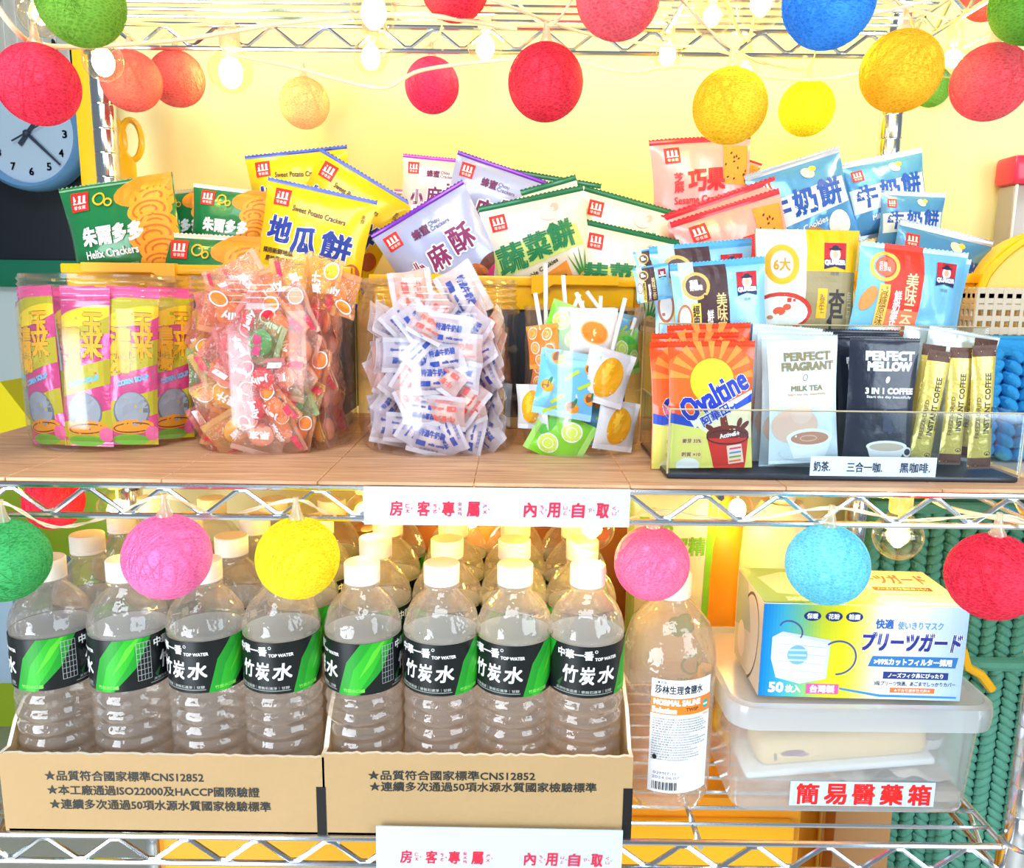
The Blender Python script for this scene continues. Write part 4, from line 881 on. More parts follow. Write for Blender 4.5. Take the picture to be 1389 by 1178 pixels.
# second and later rows: where their caps show (u, v of the cap's middle, row)
random.seed(21)
for ci in range(2):
    cn = 'left carton' if ci == 0 else 'middle carton'
    for c in range(4):
        P = pt(us[ci][c], 900, .045); X0 = P.x
        for r in range(4):
            Y = .041 + r * .0665; x = X0 + (0 if r == 0 else random.uniform(-.001, .001)) 
            if r == 0: x = X0
            bottle(x, Y, rots[ci][c] if r == 0 else random.uniform(-PI, PI), 'water bottle in the %s, %s, %s' % (cn, nm_row[r], nm_c[c]), 'water bottles in the two cartons')

# saline bottle
P = ptz(904, 1104, ZL); Yc = P.y + .037; Rr = 61 * zc_of(908, 1000, Yc) / F_PX; hs = pt(908, 775, Yc).z - ZL; X0 = pt(902, 1000, Yc).x
t = thing('saline_bottle', 'tall clear bottle of saline with white and orange label', 'bottle', (X0, Yc, ZL))
b = MB(); hb = pt(908, 868, Yc).z - ZL; S = hs - hb
b.lathe([(Rr * .7, .003), (Rr * .8, 0), (Rr * .93, .003), (Rr, .012), (Rr * 1.0, hb * .3), (Rr * .985, hb * .32), (Rr, hb * .34), (Rr, hb * .92), (Rr * .97, hb), (Rr * .84, hb + S * .28), (Rr * .56, hb + S * .5), (Rr * .36, hb + S * .62), (Rr * .33, hb + S * .72)], m_water, 56); b.build('body', t, ang=70)
b = MB(); b.lathe([(Rr * .38, hb + S * .66), (Rr * .40, hb + S * .68), (Rr * .40, hs - .002), (Rr * .36, hs), (.001, hs)], m_cap, 40, mod=lambda a, z: .0002 * math.cos(40 * a)); b.build('cap', t)
rl2 = Rr + .0005; lh = .098; lw = .066; zt = pt(920, 921, P.y).z - ZL
lw = 88 * (depth(P)) / F_PX; lh = zt - (pt(920, 1073, P.y).z - ZL); A = Art(); A.R(0, 0, 88, 152, (246, 248, 252)); A.R(0, 24, 88, 46, (250, 130, 40))
A.T('莎林生理食鹽水', 38, 13, 66, 11, (40, 44, 60), bold=.3); A.T('●食鹽水', 16, 4, 16, 3.5, (60, 64, 80)); A.T('NORMAL SALINE', 36, 30, 64, 7, W_, bold=.6); A.T('Solution', 18, 40.5, 32, 7, W_, bold=.6); A.T('TWSP', 56, 39, 18, 4.5, (40, 40, 40), bold=.1); A.E(78, 36, 5.5, 6, (60, 170, 150)); A.R(74, 35, 82, 37.5, W_); A.T('500mL', 80, 49, 12, 3, (250, 120, 40))
random.seed(5)
for k in range(17):
    ww = random.uniform(50, 80); A.T('本品為無菌生理食鹽水溶液請詳閱說明書後使用'[k % 6:], 3 + ww / 2, 52 + k * 3.4, ww, 2.1, (70, 76, 100))
A.E(8, 104, 3, 3.4, (20, 24, 40)); A.T('02MI7 1I', 22, 125, 30, 3.6, (110, 110, 150)); A.T('2024.06.07', 24, 131, 36, 3.6, (110, 110, 150))
x = 6
while x < 40: A.R(x, 137, x + (1.5 if int(x * 3) % 2 else .8), 148, (20, 22, 30)); x += 2.3
obj('label', A.mesh('label', lambda px, py, i: Vector(((rl2 + 1.6e-5 * i) * math.sin(((px - 44 + 10) / 88 * lw) / rl2), -(rl2 + 1.6e-5 * i) * math.cos(((px - 44 + 10) / 88 * lw) / rl2), zt - py / 152 * lh)), (4.0, 0)), t)

# translucent medicine box with its lid and contents
m_fr = film('frosted_plastic', (238, 242, 244), opac=.32, edge=.45, rough=.2, diff=True)
m_fr2 = film('frosted_lid', (232, 238, 242), opac=.62, edge=.5, rough=.2, diff=True)
P = ptz(1170, 1112, ZL); YM = P.y; a = pt(992, 1040, YM); c = pt(1341, 1040, YM); w = c.x - a.x; hM = pt(1150, 958, YM).z - ZL; D = .155; x = w / 2
t = thing('medicine_box', 'translucent plastic storage box with lid, labelled in red characters', 'storage box', ((a.x + c.x) / 2, YM, ZL))
b = MB(); V = []; n = 7
def rr(x, d, r, z, inset=0):
    P = []
    for (cx_, cy_, a0_) in ((x - r, r, -90), (x - r, d - r, 0), (-x + r, d - r, 90), (-x + r, r, 180)):
        for k in range(6): an = math.radians(a0_ + 18 * k); P.append((cx_ + r * math.cos(an), cy_ + r * math.sin(an), z))
    return P
def loft(b, rings, m, cap0=True, cap1=False):
    V = [p for g in rings for p in g]; n = len(rings[0]); Fc = [(i * n + k, i * n + (k + 1) % n, (i + 1) * n + (k + 1) % n, (i + 1) * n + k) for i in range(len(rings) - 1) for k in range(n)]
    if cap0: Fc.append(tuple(range(n))[::-1])
    if cap1: Fc.append(tuple((len(rings) - 1) * n + k for k in range(n)))
    b.add(V, Fc, m)
def sh(P, dy): return [(p[0], p[1] + dy, p[2]) for p in P]
loft(b, [sh(rr(x * .93, D - .02, .015, .001), .01), sh(rr(x * .95, D - .016, .018, .006), .008), sh(rr(x * .985, D - .006, .02, hM * .8), .003), rr(x, D, .02, hM - .006)], m_fr); b.build('tub', t)
b = MB(); loft(b, [sh(rr(x * 1.03, D + .012, .022, hM - .020), -.006), sh(rr(x * 1.04, D + .014, .022, hM - .006), -.007), sh(rr(x * 1.03, D + .012, .022, hM), -.006), sh(rr(x * .99, D, .02, hM + .0015), .0), sh(rr(x * .97, D - .006, .02, hM - .003), .003)], m_fr2, False, True); b.build('lid', t)
A = Art(); a1 = pt(1076, 1066, YM - .001); c1 = pt(1274, 1070, YM - .001); lw = c1.x - a1.x; lh = 36 * depth(a1) / F_PX
lp = MB(); ox = (a1.x + c1.x) / 2 - t.location.x; oz = a1.z - ZL
lp.box((ox - lw / 2, -.0012 + .006, oz - lh), (ox + lw / 2, -.0006 + .006, oz), m_white); lo = lp.build('paper_label', t, False)
for i, ch in enumerate('簡易醫藥箱'): A.T(ch, 12 + i * 19.4, 9.2, 15, 15, (226, 34, 30), bold=.5)
obj('print', A.mesh('print', lambda px, py, i: Vector((ox - lw / 2 + px / 100 * lw, .0046 - 2e-5 * i, oz - py / 100 * lw)), 0), lo)
# things inside it
tt = t.location
b = MB(); b.rbox((-.075, -.022, -.014), (.075, .022, .014), mat('tube_cream', (244, 214, 160), .5), .010, 3); b.rbox((-.088, -.026, -.020), (.078, .028, -.013), mat('tube_white', (236, 240, 242), .5), .003)
o = b.build('cream_packet'); o.location = (tt.x - .004, YM + .045, ZL + .052); o.rotation_euler = (0, -.10, 0); tag(o, 'cream-coloured pack with a faint purple mark inside the medicine box', 'packet')
A = Art(); A.E(20, 50, 7, 10, (150, 110, 130)); A.E(25, 58, 4, 6, (170, 130, 160)); A.R(9, 48, 10.5, 70, (150, 140, 130)); obj('print', A.mesh('print', lambda px, py, i: Vector((-.075 + .0015 * px, -.0224 - 1e-5 * i, .014 - py * .00028)), 0), o)
b = MB()
for k in range(3): b.lathe([(.020 - .0 * k, .012 * k), (.021, .012 * k + .001), (.021, .012 * k + .010), (.020, .012 * k + .011)], mat('band_%d' % k, [(150, 140, 130), (226, 226, 226), (168, 160, 150)][k], .8), 24)
o = b.build('bandage_roll'); o.location = (tt.x + .075, YM + .06, ZL + .035); o.rotation_euler = (.2, .1, 0); tag(o, 'rolled grey and white bandage at the right inside the medicine box', 'bandage')
b = MB(); nn = 14; V = []
for j in range(nn + 1):
    for i in range(nn + 1): V.append((-.05 + .1 * i / nn, -.03 + .07 * j / nn, .012 + .014 * noise.noise(Vector((i * .35, j * .35, 4))) + .014 * math.sin(PI * i / nn)))
b.add(V, [(j * (nn + 1) + i, j * (nn + 1) + i + 1, (j + 1) * (nn + 1) + i + 1, (j + 1) * (nn + 1) + i) for j in range(nn) for i in range(nn)], mat('cloth_beige', (214, 198, 180), .9)); b.box((-.05, -.03, 0), (.05, .04, .010), mat('cloth_beige', (214, 198, 180), .9))
o = b.build('gauze_cloth'); o.location = (tt.x + .05, YM + .05, ZL + .004); tag(o, 'folded beige cloth low at the right inside the medicine box', 'cloth')

# face mask carton on the lid
Zm = ZL + hM + .003; aM = ptz(1028, 944, Zm); cM = ptz(1305, 955, Zm); w = (cM - aM).length; h = 132 * depth(aM) / F_PX; D = .085; yaw = math.atan2(cM.y - aM.y, cM.x - aM.x)
t = thing('mask_box', 'blue and yellow carton of pleated face masks on the medicine box', 'box', aM, yaw * .5)
b = MB()
for nm, q0, q1 in (('front_panel', (0, 0, 0), (w, .0008, h)), ('back_panel', (0, D, 0), (w, D + .0008, h)), ('side_panel', (0, 0, 0), (.0008, D, h)), ('side_panel', (w - .0008, 0, 0), (w, D, h)), ('top_panel', (-.0002, -.0002, h), (w + .0002, D + .0006, h + .0008))):
    b = MB(); b.box(q0, q1, mat('mask_card_side', (206, 190, 166), .5) if nm == 'side_panel' else (mat('mask_card_top', (236, 226, 206), .4) if nm == 'top_panel' else mat('mask_card', (232, 238, 246), .35))); o = b.build(nm, t, False)
    if nm == 'front_panel': fpn = o
    if nm == 'top_panel': tpn = o
    if nm == 'side_panel' and q0 == (0, 0, 0): spn = o
# gradient print: vertical bands from blue through green and yellow to white
A = Art(); N = 60
stops = [(0, (0, 120, 200)), (10, (60, 170, 205)), (20, (120, 195, 150)), (30, (206, 216, 50)), (40, (232, 222, 30)), (52, (246, 240, 150)), (60, (236, 240, 240)), (78, (214, 226, 242)), (100, (170, 200, 236))]
def gcol(p):
    for (p0, c0), (p1, c1) in zip(stops, stops[1:]):
        if p <= p1: f = (p - p0) / (p1 - p0); return tuple(int(round((c0[k] + (c1[k] - c0[k]) * f) / 4) * 4) for k in range(3))
    return stops[-1][1]
for k in range(N): A.R(100 * k / N, 0, 100 * (k + 1) / N, 48, gcol(100 * (k + .5) / N))
for i, (tx, xx) in enumerate((('保暖', 24), ('花粉', 34.5), ('粉塵', 44.5))): A.E(xx, 5.8, 4.2, 2.5, (28, 52, 120)); A.T(tx, xx, 5.8, 5.4, 2.7, W_, bold=.08)
A.poly([(5, 17), (10, 14), (22, 16), (34, 18), (33, 38), (20, 41), (8, 38), (5, 28)], (206, 214, 236)); A.poly([(6.5, 18), (11, 16), (22, 17.5), (32.5, 19.5), (31.5, 36), (20, 39), (9, 36), (6.5, 28)], (222, 228, 244))
for k in range(4): A.R(8, 21 + k * 4.4, 32, 21.3 + k * 4.4, (176, 186, 220), 4)
A.E(18, 26, 5, 5, (120, 180, 226)); 
for k in range(3): A.R(13.6, 23 + k * 2.6, 22.4, 24 + k * 2.6, (190, 220, 244))
A.ring(38, 27, 9, 8.5, .9, (70, 84, 150), -28, a0=-100, a1=120); A.ring(14, 13.5, 6, 4.5, .7, (70, 84, 150), 30, a0=-190, a1=10)
A.T('快適', 59.5, 9, 8.5, 4.8, (50, 100, 180), bold=.15); A.T('使いきりマスク', 77, 9.6, 22, 4, (90, 150, 210), bold=.08)
A.T('プリーツガード', 73.5, 18, 48, 9, (40, 52, 140), bold=.4, out=W_, ow=.7, shear=.12)
A.poly([(55, 25.5), (97, 25.5), (96, 31), (53, 31)], (50, 120, 190)); A.T('>99%カットフィルター採用', 75, 28.3, 38, 3.4, W_, bold=.16)
A.R(61, 33.5, 93, 37.2, (40, 60, 130)); A.T('ノーズフィク鼻にぴったり', 77, 35.3, 27, 2.4, W_, bold=.08); A.T('3段プリーツ快適、あごまでしっかりカバー', 77, 39.6, 40, 2.3, (40, 50, 80), bold=.03); A.R(65, 41.8, 87, 44.4, (240, 120, 60)); A.T('★不含可遷移性光劑★', 76, 43.1, 18, 1.7, W_)
A.T('50', 8.5, 43, 7, 5, W_, bold=.3); A.T('枚入', 17, 43.6, 7.5, 3.8, W_, bold=.15); A.R(23.5, 40.8, 39.5, 46, (236, 90, 160)); A.T('台灣製', 31.5, 43.4, 12, 3.8, W_, bold=.15); A.poly([(40, 42.5), (60, 45.5), (98, 45.8), (98, 46.8), (60, 46.8), (40, 43.5)], (60, 140, 210))
sx = w / 100; obj('print', A.mesh('print', lambda px, py, i: Vector((px * sx, -.0001 - 6e-6 * i, h - py * h / 48)), 0), fpn)
A = Art()
for k in range(40): A.R(2.5 * k, 62, 2.5 * k + 2.5, 68, gcol(2.5 * k))
A.poly([(0, 0), (50, 0), (62, 50), (55, 62), (0, 68)], (150, 196, 140)); A.poly([(6, 20), (20, 8), (40, 10), (46, 40), (30, 56), (10, 50)], (238, 226, 206)); A.E(34, 36, 7, 12, (70, 66, 60)); A.T('50枚入', 22, 60, 18, 8, W_, bold=.4); A.T('プリーツガード', 72, 18, 46, 18, (200, 100, 120), bold=.3); A.R(62, 34, 92, 41, (110, 76, 66)); A.T('ノーズフィク鼻にぴったり', 77, 37.5, 26, 4, W_); A.R(60, 46, 94, 48, (200, 176, 160))
obj('print', A.mesh('print', lambda px, py, i: Vector((px * sx, D - py * D / 68, h + .0009 + 6e-6 * i)), 0), tpn)
A = Art(); A.poly([(0, 0), (40, 0), (60, 24), (0, 30)], (170, 170, 140)); A.ring(55, 26, 34, 22, 1.6, (90, 70, 60), -20, a0=-100, a1=100); A.E(26, 34, 14, 10, (226, 206, 190))
obj('print', A.mesh('print', lambda px, py, i: Vector((-.0001 - 6e-6 * i, D - px * D / 100, h - py * h / 48)), 0), spn)

# things behind the bottles and boxes on the bottom shelf
P_det = None
a = pt(850, 700, .27); c = pt(975, 700, .27); w = c.x - a.x; h = pt(900, 660, .27).z - ZL
t = thing('detergent_pouch', 'white and lime green detergent refill pouch standing behind the saline bottle', 'pouch', ((a.x + c.x) / 2, .27, ZL))
A = Art(); A.poly([(88, 0), (100, 0), (100, 240), (82, 240)], (130, 210, 50)); A.poly([(0, 0), (6, 0), (10, 240), (0, 240)], (190, 226, 140)); A.T('天然', 30, 40, 36, 18, (130, 190, 70), bold=.8); A.T('洗潔精', 55, 62, 60, 19, (120, 190, 60), bold=.8)
for k in range(4): an = k * PI / 2 + .4; A.E(62 + 8 * math.cos(an), 150 + 8 * math.sin(an), 8, 7, (60, 170, 60))
A.ring(78, 200, 12, 12, 3, (80, 190, 90)); A.T('99%', 74, 222, 22, 8, (80, 190, 90))
P_det = Pack('detergent', h / w * 100, foil('film_offwhite', (246, 240, 220), .4, 0), foil('seal_offwhite', (240, 236, 214), .4, 0), 40, 8, 4, 1.5, A, 1, seed=80); fm, st, sb_, pm = P_det.make(); s = w / .1
for n_, m_ in (('film', fm), ('seal', st), ('seal', sb_), ('print', pm)): q = obj(n_, m_, t)
t.scale = (s, s, s)
def jug(u0, u1, vt, Y, rgb, label, name, vtop_r=.22, zb=ZL, sh_=.45):
    a = pt(u0, 800, Y); c = pt(u1, 800, Y); R = (c.x - a.x) / 2; h = pt((u0 + u1) / 2, vt, Y).z - zb
    t = thing(name, label, 'bottle', ((a.x + c.x) / 2, Y, zb)); m = mat(name + '_body_%d' % rgb[0], rgb, .4, sss=.1)
    b = MB(); b.lathe([(R * .8, 0), (R * .97, .004), (R, .015), (R, h * (1 - sh_)), (R * .93, h * (1 - sh_ * .72)), (R * .7, h * (1 - sh_ * .42)), (R * .42, h * (1 - sh_ * .2)), (R * vtop_r, h * .90), (R * vtop_r, h * .93)], m, 40); b.build('body', t)
    b = MB(); b.lathe([(R * (vtop_r + .05), h * .92), (R * (vtop_r + .05), h * .995), (R * vtop_r, h), (.001, h)], mat(name + '_cap', (240, 236, 226), .4), 32); b.build('cap', t)
    return t
jug(990, 1115, 655, .285, (250, 232, 204), 'cream-white jug with sloping shoulders behind the mask carton', 'white_jug')
jug(905, 1010, 640, .305, (250, 160, 20), 'orange jug between the detergent pouch and the white jug', 'orange_jug', .3)
a = pt(440, 760, .30); c = pt(868, 760, .30); hh = pt(600, 712, .30).z - ZL
b = MB(); b.rbox((a.x, .295, ZL), (c.x, .33, ZL + hh), mat('shaded_wall_panel', (176, 112, 62), .8, var=.1), .002); tag(b.build('shaded_wall_panel'), 'plain brown panel standing in for the shaded wall behind the middle water carton', 'carton')  # brown panel put in where the wall lies in warm shade
a = pt(455, 750, .26); 
# yellow hook beside the medicine box
P = pt(968, 960, .10)
t = thing('yellow_hook', 'bent yellow plastic hook between the saline bottle and medicine box', 'hook', (P.x, .10, ZL)); kx = depth(P) / F_PX
pts = [pt(u, v, .10) - t.location for u, v in ((952, 905), (966, 908), (977, 930), (976, 955), (970, 978), (974, 990), (985, 1000))]
b = MB(); b.tube(pts, .0042, m_yel, 10); b.build('arm', t)
b = MB(); b.ell(pts[-1], (.006, .006, .006), m_yel); b.build('knob', t)
b = MB(); b.tube([Vector((pts[0].x, 0, 0)), pts[0]], .0035, m_yel, 8); b.build('stem', t)

# ------------------------------------------------------------------ baskets and things at the right
def braid_basket(name, u0, u1, vt, Y, zb, rgb, label, D=.2, cell=.019, right_too=False):
    a = pt(u0, vt, Y); c = pt(u1, vt, Y); w = c.x - a.x; h = a.z - zb
    t = thing(name, label, 'basket', ((a.x + c.x) / 2, Y, zb)); x = w / 2; m = mat(name + '_cord', rgb, .75, bump=.4, bscale=300, var=.12, vscale=60)
    b = MB(); b.rbox((-x + .012, .012, 0), (x - .012, .016, h - .01), m, .001); b.rbox((-x + .012, D, 0), (x - .012, D + .004, h - .01), m, .001); b.rbox((-x + .01, .012, 0), (-x + .014, D, h - .01), m, .001); b.rbox((x - .014, .012, 0), (x - .01, D, h - .01), m, .001); b.box((-x + .012, .012, 0), (x - .012, D, .004), m); b.build('body', t)
    b = MB(); nc = max(2, int(w / cell)); nr = int(h / (cell * .62))
    for side in (0, 1):
        n_c = nc if side == 0 else int(D / cell); L = (w if side == 0 else D)
        for i in range(n_c):
            for j in range(nr):
                cx_ = (i + .5) * L / n_c; z = (j + .5) * h / nr; tilt = .75 if i % 2 else -.75
                M = (Matrix.Translation((-x + cx_, .008, z)) @ Matrix.Rotation(tilt, 4, 'Y')) if side == 0 else (Matrix.Translation((-x + .008, cx_, z)) @ Matrix.Rotation(tilt, 4, 'X'))
                b.ell((0, 0, 0), (L / n_c * .62, .0085, h / nr * .56) if side == 0 else (.0085, L / n_c * .62, h / nr * .56), m, 8, 6, M)
    b.build('braiding', t, kind='stuff')
    b = MB(); P = [(-x + .006, .006, h), (x - .006, .006, h), (x - .006, D, h), (-x + .006, D, h)]; b.tube(P, .008, m, 8, closed=True); b.build('rim', t); return t
braid_basket('woven_basket', 1182, 1420, 690,   .375, -.9, (92, 160, 138), 'tall teal braided basket standing behind the rack at the lower right', D=.05)
braid_basket('woven_basket', 1300, 1460, 905, .36, -.9, (112, 172, 150), 'green braided basket in front of the tall teal one', D=.012)
a = ptz(1345, 640, ZS)
t = braid_basket('blue_basket', 1345, 1500, 474, .11, ZS, (40, 150, 214), 'bright blue braided basket at the right end of the middle shelf', D=.09, cell=.016)
# beige perforated basket behind it
def slot_basket(u0, u1, vt, Y, zb, label, D=.07):
    a = pt(u0, vt, Y); c = pt(u1, vt, Y); w = c.x - a.x; h = a.z - zb; m = mat('beige_plastic', (222, 200, 172), .45)
    t = thing('slotted_basket', label, 'basket', ((a.x + c.x) / 2, Y, zb)); x = w / 2; b = MB()
    for (p0, p1) in (((-x, 0), (x, 0)), ((-x, D), (x, D)), ((-x, 0), (-x, D)), ((x, 0), (x, D))):
        p0, p1 = Vector((p0[0], p0[1], 0)), Vector((p1[0], p1[1], 0)); L = (p1 - p0).length; n = int(L / .0085); d = (p1 - p0) / L; q = Vector((-d.y, d.x, 0)) * .0012
        for k in range(n + 1):
            c0 = p0 + d * (L * k / n); pp = [c0 - d * .0018 - q, c0 + d * .0018 - q, c0 + d * .0018 + q, c0 - d * .0018 + q]; V = pp + [v + Vector((0, 0, h)) for v in pp]
            b.add(V, [(0, 1, 5, 4), (1, 2, 6, 5), (2, 3, 7, 6), (3, 0, 4, 7)], m)
    b.build('slot_bars', t, False, kind='stuff')
    for zz, hh in ((0, .008), (h * .28, .006), (h * .52, .006), (h * .76, .006), (h - .016, .016)):
        b = MB()
        for (p0, p1) in (((-x - .001, -.001), (x + .001, .002)), ((-x - .001, D - .002), (x + .001, D + .001)), ((-x - .001, 0), (-x + .002, D)), ((x - .002, 0), (x + .001, D))): b.rbox((p0[0], p0[1], zz), (p1[0], p1[1], zz + hh), m, .0008, 1)
        b.build('band', t)
    b = MB(); b.box((-x, 0, 0), (x, D, .002), m); b.build('floor', t); return t
slot_basket(1327, 1500, 390, .212, .112, 'beige slotted plastic basket at the right, above the blue braided one')
o = thing('support_box', 'dim teal box under the beige slotted basket', 'box', (pt(1390, 600, .22).x, .212, ZS))
b = MB(); b.rbox((-.055, .006, 0), (.09, .07, .105), mat('teal_dim', (50, 120, 130), .6), .004); b.build('body', o)
b = MB(); b.rbox((-.057, .004, .096), (.092, .072, .1055), mat('teal_dim', (50, 120, 130), .6), .002); b.build('lid', o)
# yellow bowl-like scoop lying in the basket
m_yb = mat('yellow_tub', (255, 200, 16), .35, coat=.3)
P = pt(1420, 400, .25); t = thing('yellow_tub', 'rounded yellow plastic tub resting in the beige basket', 'tub', (P.x, .225, .117))
hh = pt(1389, 320, .25).z - .117
b = MB(); V = []; n = 24
for j in range(2):
    for i in range(n + 1):
        s_ = i / n; xx = -.085 + .17 * s_; zz = .03 + (hh - .03 + .012) * (1 - (1 - min(1, s_ * 1.5)) ** 2) ** .6
        V.append((xx, j * .05, zz))
k = n + 1; V2 = [(p[0], p[1], 0.0) for p in V]
b.add(V + V2, [(i, i + 1, k + i + 1, k + i) for i in range(n)] + [(i, 2 * k + i, 2 * k + i + 1, i + 1) for i in range(n)] + [(k + i, k + i + 1, 3 * k + i + 1, 3 * k + i) for i in range(n)] + [(0, k, 3 * k, 2 * k), (n, 2 * k + n, 3 * k + n, k + n)], m_yb); b.build('body', t, ang=50)
for q in (0, 1, 2):
    b = MB(); b.tube([(V[i][0] + .004 * q, -.001 + .018 * q, V[i][2] + .002 - .012 * q * 0) for i in range(0, n + 1)], .0035, m_yb, 6); b.build('rib', t)
# soap dispenser with red head
P = pt(1385, 400, .40); kx = depth(P) / F_PX
t = thing('soap_dispenser', 'grey translucent dispenser with a bright red square head, on a ledge behind', 'dispenser', (P.x + .01, .40, .115))
htop = pt(1385, 210, .40).z - .115; hred = pt(1385, 250, .40).z - .115; w2 = 44 * kx
b = MB(); b.rbox((-w2 * .86, .0, 0), (w2, .034, hred), film('dispenser_body', (214, 206, 200), opac=.75, edge=.3, rough=.2, diff=True), .004); b.build('body', t)
b = MB(); b.rbox((-w2, -.006, hred), (w2, .036, htop), mat('dispenser_red', (238, 40, 78), .35, coat=.4), .006); b.build('head', t)
b = MB(); b.rbox((-w2 * .8, -.001, .0), (-w2 * .72, .002, hred), mat('dispenser_edge', (236, 232, 228), .3), .0008); b.build('edge_strip', t)
b = MB(); b.rbox((XR + .02, .36, .095), (.9, .438, .113), mat('ledge_white', (236, 228, 216), .6), .002); tag(b.build('wall_ledge'), 'small pale ledge on the wall under the red-headed dispenser', 'shelf')

t = thing('side_stand', 'thin pale stand top right of the rack carrying the blue braided basket', 'table', (.66, .08, -.9))
b = MB(); b.rbox((-.225, -.01, .895), (.24, .34, .902), mat('stand_pale', (226, 210, 190), .5), .002); b.build('top', t)
for q in (0, 1):
    for r_ in (0, 1):
        b = MB(); b.tube([(.22 - .10 * q, .02 + .3 * r_, 0), (.22 - .10 * q, .02 + .3 * r_, .896)], .009, m_chrome, 10); b.build('leg', t)
# orange drawers and dark posts below the bottom shelf
m_or = mat('orange_plastic', (250, 160, 20), .4, coat=.2)
a = pt(236, 1160, .12); c = pt(1062, 1160, .12); zt = ZB - .045
t = thing('drawer_cart', 'wide orange drawer unit standing under the rack', 'drawer unit', ((a.x + c.x) / 2, .12, -.9)); x = (c.x - a.x) / 2 + .02; hc = zt + .9
b = MB(); b.rbox((-x, .008, 0), (x, .205, hc), m_or, .006); b.build('body', t)
for k in range(2):
    b = MB(); b.rbox((-x + .01 + k * x, -.004, .03), (-x + (k + 1) * x - .01, .010, hc - .02), mat('orange_front', (255, 180, 30), .35, coat=.3), .006); dr = b.build('drawer', t)
    b = MB(); b.rbox((-x + .12 + k * x, -.016, hc - .10), (-x + (k + 1) * x - .12, -.004, hc - .08), mat('orange_handle', (236, 140, 10), .35), .003); b.build('handle', dr)
for u in (247, 1122):
    P = pt(u, 1160, .345); b = MB(); b.tube([(P.x, .345, -.9), (P.x, .345, ZB - .03)], .010, mat('post_dark', (60, 58, 62), .35, .5), 16); q = b.build('cart_post'); tag(q, 'dark metal post below the bottom shelf, %s' % ('left one' if u < 500 else 'right one'), 'post')
a = pt(855, 1000, .352); c = pt(1185, 1000, .352)
b = MB(); b.rbox((a.x, .352, -.80), (c.x + .0, .39, pt(900, 862, .352).z), mat('yellow_board', (255, 178, 40), .5), .003); tag(b.build('yellow_board'), 'flat orange-yellow board behind the saline bottle and medicine box', 'board')
P = pt(1172, 1165, .3)
b = MB(); b.rbox((P.x - .04, .30, -.9), (P.x + .03, .33, zt - .0), mat('shaded_wall_panel2', (188, 140, 92), .8), .002); tag(b.build('tall_carton'), 'tan carton below the bottom shelf between drawers and green basket', 'carton')
b = MB(); pts = [pt(u, v, .352) for u, v in ((1305, 880), (1312, 905), (1330, 915), (1345, 935))]; b.tube(pts, .006, m_yel, 8); q = b.build('yellow_strap'); tag(q, 'yellow strap lying over the green basket at the far lower right', 'strap')

# ------------------------------------------------------------------ cotton balls
def ball_mat(rgb):
    key = 'cotton_%d_%d_%d' % rgb
    if key in _M: return _M[key]
    m = mat(key, rgb, .8, emit=.20); nt = m.node_tree; b = nt.nodes['Principled BSDF']
    b.inputs['Subsurface Weight'].default_value = .25; b.inputs['Subsurface Radius'].default_value = (.012, .010, .008)
    tc = nt.nodes.new('ShaderNodeTexCoord'); mp = nt.nodes.new('ShaderNodeMapping'); mp.inputs['Scale'].default_value = (1, 1, 2.4)
    vo = nt.nodes.new('ShaderNodeTexVoronoi'); vo.feature = 'DISTANCE_TO_EDGE'; vo.inputs['Scale'].default_value = 230
    cr = nt.nodes.new('ShaderNodeMapRange'); cr.inputs['From Max'].default_value = .22
    mx = nt.nodes.new('ShaderNodeMix'); mx.data_type = 'RGBA'; c = [lin(q) for q in rgb]
    mx.inputs['B'].default_value = tuple(q * .74 for q in c) + (1,); mx.inputs['A'].default_value = tuple(min(1, q * 1.06 + .02) for q in c) + (1,)
    nt.links.new(tc.outputs['Object'], mp.inputs[0]); nt.links.new(mp.outputs[0], vo.inputs['Vector']); nt.links.new(vo.outputs['Distance'], cr.inputs['Value']); nt.links.new(cr.outputs[0], mx.inputs['Factor']); nt.links.new(mx.outputs['Result'], b.inputs['Base Color'])
    bp = nt.nodes.new('ShaderNodeBump'); bp.inputs['Strength'].default_value = .6; bp.inputs['Distance'].default_value = -.0006; nt.links.new(vo.outputs['Distance'], bp.inputs['Height']); nt.links.new(bp.outputs[0], b.inputs['Normal'])
    return m
m_clear = film('clear_wire', (236, 226, 200), opac=.5, edge=.6, diff=True)
m_cable = mat('cable_cream', (250, 232, 196), .4, sss=.1)
BR = .0300; slot = mat('cotton_slot', (255, 255, 255), .8)
b = MB(); b.ell((0, 0, 0), (BR, BR, BR), slot, 40, 24)
for i, v in enumerate(b.v):
    p = Vector(v); n_ = noise.noise(p * 38) * .0011; p = p * (1 + n_ / BR); b.v[i] = (p.x, p.y, p.z)
me_ball = b.data('ball', ang=0)
random.seed(8); b = MB()
for k in range(52):
    n_ = Vector((random.gauss(0, 1), random.gauss(0, 1), random.gauss(0, .8))).normalized(); u_ = n_.orthogonal().normalized(); w_ = n_.cross(u_); off = random.uniform(-.35, .35); r = math.sqrt(1 - off * off)
    b.tube([(n_ * off + (u_ * math.cos(a) + w_ * math.sin(a)) * r) * (BR + .0003) for a in [2 * PI * i / 44 for i in range(44)]], 0.00026, slot, 3, closed=True)
me_thr = b.data('threads', ang=0)
b = MB(); b.lathe([(.0052, BR - .003), (.0058, BR + .001), (.0040, BR + .004), (.0022, BR + .012), (.0022, BR + .016)], m_clear, 12); me_stem = b.data('stem')
hooks = []
